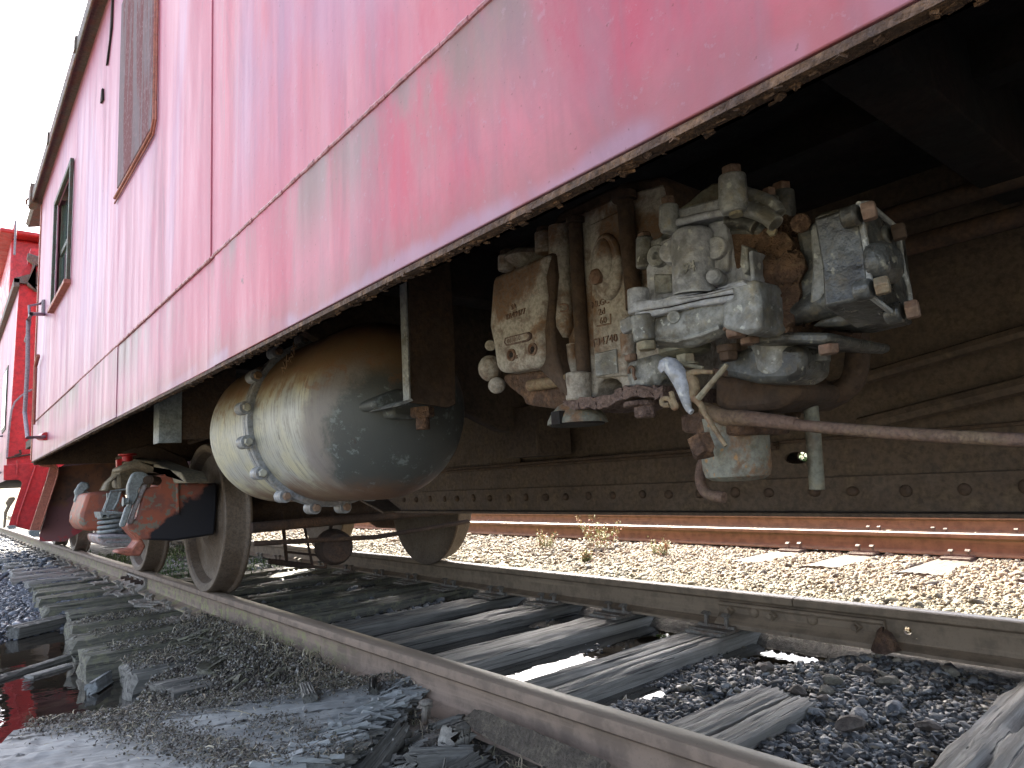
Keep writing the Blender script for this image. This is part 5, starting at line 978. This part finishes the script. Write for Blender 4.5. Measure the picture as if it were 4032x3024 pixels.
# ------------------------------------------------------------------ foreground plank, wood chunks, spikes
def plank_obj():
    # long axis local X; broken splintered right end
    L, W, H = 1.25, .62, .09; nx, ny = 70, 34; V = []; F = []
    rn = np.random.default_rng(5); endoff = rn.normal(0, .018, ny)
    def endx(v): return L/2-.42*(1-v)**1.0+endoff[int(v*(ny-1))]
    for k in (0, 1):
        for j in range(ny):
            v = j/(ny-1.)
            for i in range(nx):
                u = i/(nx-1.); x = -L/2+(endx(v)+L/2)*u; y = -W/2+W*v
                z = 0 if k == 0 else -H
                if k == 0:
                    z = .004*math.sin(9*v+2*u)+.002*rn.normal()-.012*max(0, (u-.93)/.07)*abs(math.sin(v*23))-.006*(abs((v*11+.3*math.sin(4*u)) % 1-.5) < .07)
                V.append((x, y, z))
    o = ny*nx
    for j in range(ny-1):
        for i in range(nx-1): a = j*nx+i; F += [(a, a+1, a+nx+1, a+nx), (o+a, o+a+nx, o+a+nx+1, o+a+1)]
    for i in range(nx-1): F += [(i, o+i, o+i+1, i+1), ((ny-1)*nx+i, (ny-1)*nx+i+1, o+(ny-1)*nx+i+1, o+(ny-1)*nx+i)]
    for j in range(ny-1): F += [(j*nx, (j+1)*nx, o+(j+1)*nx, o+j*nx), (j*nx+nx-1, o+j*nx+nx-1, o+(j+1)*nx+nx-1, (j+1)*nx+nx-1)]
    mb = MB(); mb.v = V; mb.f = F; return mesh_of('timber_slab', mb, 'plank', 60)
pk = inst('timber_slab', plank_obj(), None, (-.60, 2.03, -.100), (0, 0, R(-24))); tag(pk, 'wide weathered grey timber slab with a splintered end in the left foreground', 'timber slab')
pk2 = tie(2.42, -1.20, -.145, .9, .30, .06, R(20), 'plank', 'bare grey board running out of the bottom left corner', 71, .002, .003, .1, 0, 'loose wood lying beside the track', 'board', 'loose_board')
for k, (p, d, rz, lab) in enumerate((((-.335, 2.17, -.085), (.15, .045, .035), 72, 'upright dark chip of wood standing on the grey slab, nearer the heap of trimmings'), ((-.165, 2.06, -.085), (.10, .028, .03), 62, 'small dark chip of wood near the slab\'s broken end'), ((-.17, 1.60, -.13), (.075, .06, .075), 20, 'short end-grain block of rotten wood beside the near rail'), ((-.24, 1.56, -.155), (.16, .07, .06), -30, 'black rotten lump of wood at the bottom of the picture'), ((-.33, 1.70, -.15), (.22, .06, .045), 35, 'dark splinter of wood beneath the slab\'s broken end'), ((-.27, 1.44, -.16), (.18, .09, .06), 10, 'rounded brown bark piece at the bottom edge'), ((-.12, 1.71, -.125), (.08, .03, .012), -20, 'thin bark flake beside the spike'))):
    me = tie_mesh('wood_chunk', d[0], d[1], d[2], 'tie' if k in (2,) else 'tie_wet', .006, .006, 90+k, .9, 12); tag(inst('wood_chunk', me, None, p, (R(random.uniform(-12, 12)), R(random.uniform(-12, 12)), R(rz))), lab, 'wood chunk', 'broken pieces of wood in the foreground')
sk = MB(); q = Vector((-0.135, 1.812, -0.124)); q2 = Vector((-0.135, 1.798, -0.09)); sk.cyl(q-Vector((0, 0, .03)), q2, .0095, .0105, 8); sk.lathe(q2, (0, .05, 1), [(.014, -.004), (.020, 0), (.021, .006), (.012, .011), (.002, .012)], 14)
tag(finish('rail_spike', sk, 'plate'), 'raised mushroom-headed spike beside the near rail base', 'spike')
st_ = [(-0.112, 1.604, -0.077), (-0.112, 1.554, -0.079), (-0.112, 1.478, -0.084), (-0.112, 1.36, -0.085), (-0.112, 1.23, -0.089), (-0.112, 1.113, -0.09)]; rb = MB(); v = []
for i, p in enumerate(st_):
    p = Vector(p); wd = (.006, .018, .020, .022, .022, .022)[i]; v += [(p.x-.02, p.y, p.z-.010-wd), (p.x-.028, p.y, p.z-wd*1.5), (p.x+.012, p.y, p.z+wd*.6), (p.x+.020, p.y, p.z+wd*.6-.012)]
rb.add(v, [(4*i+a, 4*i+(a+1) % 4, 4*i+4+(a+1) % 4, 4*i+4+a) for i in range(len(st_)-1) for a in range(4)]+[(0, 1, 2, 3), (4*len(st_)-1, 4*len(st_)-2, 4*len(st_)-3, 4*len(st_)-4)])
tag(finish('bark_strip', rb, 'soil', None, 0, sub=4, jitter=.0014), 'long dark crumbling strip leaning on the near rail web at the bottom', 'bark strip')

# ------------------------------------------------------------------ gravel, ballast, trimmings
def scatter(n, x0, x1, y0, y1, keep=None, zoff=0., smin=.010, smax=.022):
    x = rng.uniform(x0, x1, n); y = rng.uniform(y0, y1, n)
    if keep is not None: m_ = keep(x, y); x, y = x[m_], y[m_]
    s = rng.uniform(smin, smax, len(x))*np.exp(rng.normal(0, .25, len(x)))
    return np.stack([x, y, ground_h(x, y)+zoff+s*.15], 1), s
# gravel between the rails
P_, S_ = scatter(26000, .04, 1.42, -.6, 2.2, lambda x, y: (y < 1.72+.12*wob(x, y, 4)) & ~((y > 1.07) & (y < 1.30) & (x < .70-.15*(1.3-y))) & ~((y > .47) & (y < .73)), .002, .006, .0145)
stones('track_gravel', P_, S_, 'stone', .34, .35)
P_, S_ = scatter(3500, .70, 1.40, .9, 1.75, None, .016, .006, .014); stones('track_gravel', P_, S_*1.1, 'stone', .36, .4)
P_, S_ = scatter(2600, .05, 1.40, 1.6, 3.4, lambda x, y: wob(x, y, 6) > -.1, .0, .004, .012); stones('puddle_gravel', P_, S_, 'stone', .5, .4)
P_, S_ = scatter(5000, .04, 1.40, 3.3, 9, None, .0, .012, .025); stones('inner_gravel', P_, S_, 'stone', .5, .4)
# bigger stones one can pick out
big = [(0.999, 1.149, -0.165), (0.65, 0.941, -0.165), (0.834, 1.181, -0.165), (0.894, 1.119, -0.165), (1, 1.383, -0.165), (1.099, 1.017, -0.165), (1.335, 0.919, -0.165), (0.824, 1.097, -0.165), (1.181, 1.133, -0.165), (0.783, 0.791, -0.165), (0.865, 0.91, -0.165), (0.735, 0.948, -0.165)]
bl = ['tan wedge-shaped stone lying on top of the gravel near the split planks', 'large brown rounded stone in the middle of the gravel nearest the near rail', 'dark blocky stone sitting on the end of the pale plank', 'flat tan stone just below the tan wedge-shaped one', 'dark block of stone at the left of the gravel patch', 'long buff stone in the centre of the gravel patch', 'angular buff stone near the far rail at the right', 'small brown stone at the tip of the pale planks', 'upright brown stone near the far rail', 'dark reddish stone left of the round-edged tie', 'blue-grey flat stone right of the pale planks', 'pale slab-like stone just above the large brown rounded one']
def rock_mesh(i):
    b = bmesh.new(); bmesh.ops.create_icosphere(b, subdivisions=2, radius=1); rr = random.Random(i)
    ds = [Vector((rr.gauss(0, 1), rr.gauss(0, 1), rr.gauss(0, 1))).normalized() for _ in range(9)]
    for v in b.verts:
        for d in ds:
            k = v.co.dot(d)
            if k > .62: v.co -= d*(k-.62)
        v.co.x *= 1.35; v.co.z *= .62
    me = bpy.data.meshes.new('stone'); b.to_mesh(me); b.free(); me.materials.append(M['rock%d' % (i % 3)]); me.set_sharp_from_angle(angle=R(25)); return me
M['rock0'] = m_metal('buff_stone', (.25, .22, .165), (.19, .165, .13), (.15, .14, .12), rough=.8, scale=20); M['rock1'] = m_metal('brown_stone', (.13, .10, .08), (.17, .14, .11), (.10, .09, .08), rough=.75, scale=20); M['rock2'] = m_metal('blue_stone', (.16, .17, .185), (.12, .125, .13), (.2, .2, .2), rough=.55, scale=20)
for i, (p, l) in enumerate(zip(big, bl)):
    s = [.030, .036, .032, .026, .030, .036, .030, .021, .028, .030, .032, .034][i]; kind = [0, 1, 1, 0, 1, 0, 0, 1, 1, 1, 2, 2][i]
    tag(inst('stone', rock_mesh(i*3+kind), None, (p[0], p[1], p[2]+s*.2), (random.uniform(-.3, .3), random.uniform(-.3, .3), random.uniform(0, 3)), (s, s, s*(.75 if kind == 2 else 1.05))), l, 'stone', 'larger stones on the gravel between the rails')
# pale sunlit ballast round the next track
bare = lambda x, y: ~((x > 3.28+.03*wob(x, y*9, 3)) & (x < 4.26) & (((np.abs(y-2.92) < .125) | (np.abs(y-2.36) < .125) | (np.abs(y-1.74) < .125) | (np.abs(y-1.12) < .125)))) & ~((np.abs(x-5.6) < .30) & ((np.abs(y-2.92) < .12) | (np.abs(y-2.36) < .12) | (np.abs(y-1.74) < .12)))
P_, S_ = scatter(52000, 1.56, 4.3, -.5, 4.2, lambda x, y: (y > x*.62-1.6) & bare(x, y), .004, .008, .017); stones('ballast', P_, S_, 'stone_sun', .55, .6)
P_, S_ = scatter(24000, 1.56, 5.7, 4.2, 10, None, .006, .012, .024); stones('ballast', P_, S_, 'stone_sun', .6, .6)
P_, S_ = scatter(6000, 1.56, 5.7, 10, 15, None, .006, .018, .034); stones('ballast', P_, S_, 'stone_sun', .6, .6)
P_, S_ = scatter(15000, 4.2, 8.0, .5, 9, bare, .010, .014, .028); stones('ballast', P_, S_, 'stone_sun', .6, .6)
P_, S_ = scatter(4000, 1.50, 9, 14, 30, None, .0, .03, .05); stones('ballast', P_, S_, 'stone_sun', .6, .6)
# wet gravel left of the track
P_, S_ = scatter(17000, -2.2, -.15, 4.6, 9, lambda x, y: y > 5.0+.5*(x+.8)+.25*wob(x, y, 4), .0, .010, .022); stones('wet_gravel', P_, S_, 'stone_wet', .45, .35)
P_, S_ = scatter(8000, -3, -.15, 9, 22, None, .0, .018, .04); stones('wet_gravel', P_, S_, 'stone_wet', .45, .35)
P_, S_ = scatter(1500, -1.8, -.15, 3.6, 5.4, None, .0, .008, .018); stones('wet_gravel', P_, S_, 'stone_wet', .45, .3)
# trimmings: on the mud bank, along the near rail, on the slab and on the mossy ties
def bank(n, f, L=(.012, .05), W=.0012, lift=.35, mat='straw', name='grass_trimmings'):
    x, y, z = f(n); L_ = rng.uniform(L[0], L[1], len(x)); return blades(name, np.stack([x, y, z], 1), L_, np.full(len(x), W)*rng.uniform(.5, 1.6, len(x)), mat, lift)
def f_mud(n):
    x = rng.uniform(-1.3, -.10, n); y = rng.uniform(1.5, 3.5, n); e = np.interp(x, [-1.6, -.88, -.69, -.57, -.33, -.18, 0], [2.80, 2.93, 3.03, 3.23, 3.34, 3.5, 3.6]); m_ = (y < e-.02) & (y > 2.42-.45*(x+.6)); x, y = x[m_], y[m_]; return x, y, ground_h(x, y)+rng.uniform(0, .018, len(x))
bank(9000, f_mud, (.008, .035), .0013)
def f_rail(n):
    y = 1.2+2.9*rng.beta(2.4, 1.6, n); x = -.11-np.abs(rng.normal(0, .07, n)); z = -.155+.06*np.exp(-((x+.14)/.10)**2)*sstep(1.7, 2.6, y)*rng.uniform(.2, 1.15, n); return x, y, z
bank(7000, f_rail, (.010, .055), .0014, .6)
def slab_pt(u, v):  # local slab coordinates to world
    c_, s_ = math.cos(R(-24)), math.sin(R(-24)); return -.60+u*c_-v*s_, 2.03+u*s_+v*c_
def f_slab(n):
    u = rng.uniform(-.6, .55, n); v = rng.uniform(-.30, .33, n); d = wob(u*3, v*3+2, 1.6); p = .9*np.exp(-((v-.32)/.09)**2)+.7*np.exp(-((u+.15+.9*v)/.10)**2)+.35*np.exp(-((u-.12+.5*v)/.08)**2)*(v < .1)+.10*(d > .5)
    m_ = (rng.uniform(0, 1, n) < p); u, v = u[m_], v[m_]; x, y = slab_pt(u, v); return x, y, -.097+rng.uniform(0, .008, len(x))+.012*np.exp(-((v-.30)/.1)**2)
bank(26000, f_slab, (.004, .016), .0014, .4, 'chip', 'soil_crumbs'); bank(5000, f_slab, (.010, .035), .0011, .2, 'straw')
P_ = np.stack(f_slab(9000), 1); stones('soil_crumbs', P_, rng.uniform(.0018, .0045, len(P_)), 'chip', .7, 1.)
P_ = np.stack(f_mud(26000), 1); stones('soil_crumbs', P_, rng.uniform(.002, .007, len(P_)), 'chip', .7, 1.)
P_ = np.stack(f_rail(7000), 1); stones('soil_crumbs', P_, rng.uniform(.002, .008, len(P_)), 'chip', .7, 1.)
def f_ties(n):
    k = rng.integers(0, 5, n); ys = np.array([3.40, 3.53, 3.90, 4.38, 4.86])[k]; y = ys+rng.uniform(-.11, .11, n); x = -.12-.5*rng.beta(1.1, 1.6, n); return x, y, np.full(n, -.158)+rng.uniform(0, .010, n)
bank(2600, f_ties, (.008, .04), .0013, .5); P_ = np.stack(f_ties(4500), 1); stones('soil_crumbs', P_, rng.uniform(.002, .006, len(P_)), 'chip', .7, 1.)
def f_dark(n):
    x = rng.uniform(-.48, -.11, n); y = rng.uniform(1.15, 1.95, n); m_ = (x > -.12-.75*(1.95-y)-.1); x, y = x[m_], y[m_]; return x, y, ground_h(x, y)+rng.uniform(0, .03, len(x))
P_ = np.stack(f_dark(9000), 1); stones('rotten_wood_crumbs', P_, rng.uniform(.003, .012, len(P_)), 'chip', .5, 1.); bank(1600, f_dark, (.015, .06), .0012, .5)
def splinters(name, pts, mat, L=(.03, .11)):
    mb = MB()
    for x, y, z, az in pts:
        l = random.uniform(*L); w_ = random.uniform(.004, .014); h_ = random.uniform(.003, .010); n0 = len(mb.v)
        mb.box((x, y, z), (l, w_, h_), Euler((random.uniform(-.5, .5), random.uniform(-.35, .35), az+random.uniform(-.25, .25))).to_matrix())
        for q in range(n0, n0+8): v = Vector(mb.v[q]); mb.v[q] = tuple(v+Vector((random.uniform(-1, 1)*.006, random.uniform(-1, 1)*.004, random.uniform(-1, 1)*.003)))
    o = finish(name, mb, mat); o['kind'] = 'stuff'; return o
pt = []
for i in range(170):
    v_ = random.uniform(-.30, .31); u_ = .625-.42*(1-(v_+.31)/.62)+random.uniform(-.12, .015); x_, y_ = slab_pt(u_, v_); pt.append((x_, y_, -.100+random.uniform(-.004, .004), R(-24)))
splinters('slab_splinters', pt, 'plank')
pt = []
for i in range(170):
    v_ = random.uniform(-.30, .31); u_ = .635-.42*(1-(v_+.31)/.62)+random.uniform(-.03, .02); x_, y_ = slab_pt(u_, v_); pt.append((x_, y_, -.100-random.uniform(.01, .08), R(-24)))
splinters('slab_end_splinters', pt, 'tie_wet')
splinters('rotten_wood_splinters', [(random.uniform(-.42, -.12), random.uniform(1.2, 1.85), random.uniform(-.20, -.13), random.uniform(0, 3.1)) for i in range(150)], 'tie_wet', (.02, .08))
splinters('rotten_wood_splinters', [(-.14-abs(random.gauss(0, .12)), random.uniform(2.2, 3.7), -.15+random.uniform(0, .04), R(20)+random.uniform(-.8, .8)) for i in range(160)], 'tie_moss', (.03, .12))
# a few long straws one by one
SW = []
for k, (a, b) in enumerate((((-0.765, 2.428, -0.1), (-0.621, 2.345, -0.1)), ((-0.765, 2.454, -0.1), (-0.712, 2.452, -0.09)), ((-0.696, 2.043, -0.1), (-0.655, 2.058, -0.1)), ((-0.571, 2.281, -0.1), (-0.515, 2.104, -0.095)), ((-0.648, 2.029, -0.1), (-0.662, 1.978, -0.1)), ((-0.633, 1.972, -0.1), (-0.615, 1.926, -0.1)))):
    a = Vector(a); b = Vector(b); tag(finish('straw', MB().tube([a, (a+b)/2+Vector((0, .006, .004)), b], .0016, 6, 1), 'bolt_tan'), ['longest curved straw on the slab', 'pale straw crossing the slab above the longest one', 'short straw near the middle of the slab', 'straw across the dark crumbs on the slab', 'tiny forked straw on the slab', 'straw on the slab right of the tiny forked one'][k], 'straw', 'single straws lying on the timber slab')
# weeds by the next track, green patch beyond the truck
def weed(cx, cy, h, n, label):
    g0 = float(ground_h(cx, cy)); t = thing('weed_plant', (cx, cy, g0), label, 'weed', 'weeds growing through the ballast'); st = MB(); L_ = []
    for i in range(n):
        a = random.uniform(0, 6.28); r = random.uniform(.0, .14)*h/.3; p0 = Vector((cx+r*.6*math.cos(a), cy+r*.6*math.sin(a), g0-.01)); p1 = p0+Vector((r*math.cos(a), r*math.sin(a), h*random.uniform(.5, 1))); st.tube([p0, (p0+p1)/2+Vector((random.uniform(-.02, .02), random.uniform(-.02, .02), 0)), p1], .0016, 5)
        for k in range(26): u = random.uniform(.25, 1); L_.append(p0.lerp(p1, u)+Vector((random.gauss(0, .016), random.gauss(0, .016), random.gauss(0, .012))))
    finish('stem', st, 'wire', t); P = np.array([tuple(l) for l in L_])-np.array(t.location)
    lo_ = blades('leaves', P, rng.uniform(.012, .034, len(P)), np.full(len(P), .006), 'weed', .8); lo_.parent = t; lo_['kind'] = 'stuff'
weed(3.55, 4.55, .34, 16, 'tallest reddish weed standing in front of the orange rail'); weed(3.35, 5.15, .22, 12, 'low pale weed left of the tallest one'); weed(3.45, 3.75, .16, 12, 'low yellow weed to the right of the tallest one'); weed(2.9, 4.1, .10, 14, 'creeping pale weed in front of the tallest one')
def f_grn(n): 
    x = rng.uniform(.1, 1.3, n); y = rng.uniform(6.3, 10, n); return x, y, ground_h(x, y)+rng.uniform(0, .03, n)
bank(5000, f_grn, (.03, .08), .004, 1., 'leaf', 'green_ground_cover')
# leaves blown on the ballast
# ------------------------------------------------------------------ trees beyond the next track
def tree_meshes(seed):
    r_ = np.random.default_rng(seed); tm = MB(); tm.tube([(0, 0, -.3), (.1, 0, 1.5), (.0, .1, 3.2), (.2, 0, 5.2)], [.22, .17, .12, .05], 9, 1)
    cl = []
    for i in range(9):
        a = r_.uniform(0, 6.28); z0 = r_.uniform(1.6, 4.2); L = r_.uniform(1., 2.); e = Vector((math.cos(a)*L, math.sin(a)*L, z0+L*.8)); tm.tube([(0, 0, z0), (e.x*.5, e.y*.5, z0+L*.3), e], [.07, .05, .02], 6); cl.append(e)
    cl += [Vector((r_.normal(0, .8), r_.normal(0, .8), r_.uniform(3, 6.2))) for _ in range(12)]
    P = []
    for c_ in cl: n = 220; q = r_.normal(0, 1, (n, 3)); q /= np.linalg.norm(q, axis=1)[:, None]; q *= (r_.uniform(.3, 1, n)**.5*r_.uniform(.5, .95))[:, None]; q[:, 2] *= .75; P.append(q+np.array(c_))
    P = np.concatenate(P); lf = blades('crown', P, r_.uniform(.12, .26, len(P)), np.full(len(P), .06), 'leaf', .9, None); me = lf.data; bpy.data.objects.remove(lf)
    return mesh_of('trunk', tm, 'bark'), me
T1, T2 = tree_meshes(1), tree_meshes(2)
for k, (x, y) in enumerate(((17, 2), (19, 8), (16, 13), (18.5, 19), (20, 26), (17, 33), (22, 4.5), (23, 15), (15, 42), (24, 22))):
    t = thing('broadleaf_tree', (x, y, -.3), 'leafy tree beyond the next track, glimpsed through the sill slot and in puddles', 'tree', 'trees beyond the next track', random.uniform(0, 6)); s = random.uniform(.75, 1.05)
    t.scale = (s, s, s); a, b = (T1, T2)[k % 2]
    for nm, me in (('trunk', a), ('crown', b)): o = bpy.data.objects.new(nm, me); COL.objects.link(o); o.parent = t

lf_ = []
def shrub_mesh():
    r_ = np.random.default_rng(9); P = []
    for i in range(16):
        c_ = np.array([r_.normal(0, .7), r_.normal(0, .7), r_.uniform(.25, 1.3)]); q = r_.normal(0, 1, (260, 3)); q /= np.linalg.norm(q, axis=1)[:, None]; P.append(c_+q*r_.uniform(.15, .5, 260)[:, None])
    P = np.concatenate(P); P[:, 2] = np.abs(P[:, 2]); o = blades('foliage', P, r_.uniform(.06, .14, len(P)), np.full(len(P), .035), 'leaf', .9, None); me = o.data; bpy.data.objects.remove(o); return me
SM = shrub_mesh()
for k in range(12):
    t = thing('shrub', (11.5+random.uniform(-.6, 1.2), -3+2.1*k+random.uniform(-.4, .4), -.3), 'low green shrub in the row beyond the next track, hardly visible under the car', 'shrub', 'shrubs beyond the next track', random.uniform(0, 6)); z = random.uniform(.8, 1.25); t.scale = (1.2, 1.2, z)
    for nm, me in (('foliage', SM), ('stem', mesh_of('stem', MB().tube([(0, 0, -.1), (.05, 0, .8)], [.05, .02], 7), 'bark') if k == 0 else ST_)):
        if nm == 'stem': ST_ = me
        o = bpy.data.objects.new(nm, me); COL.objects.link(o); o.parent = t
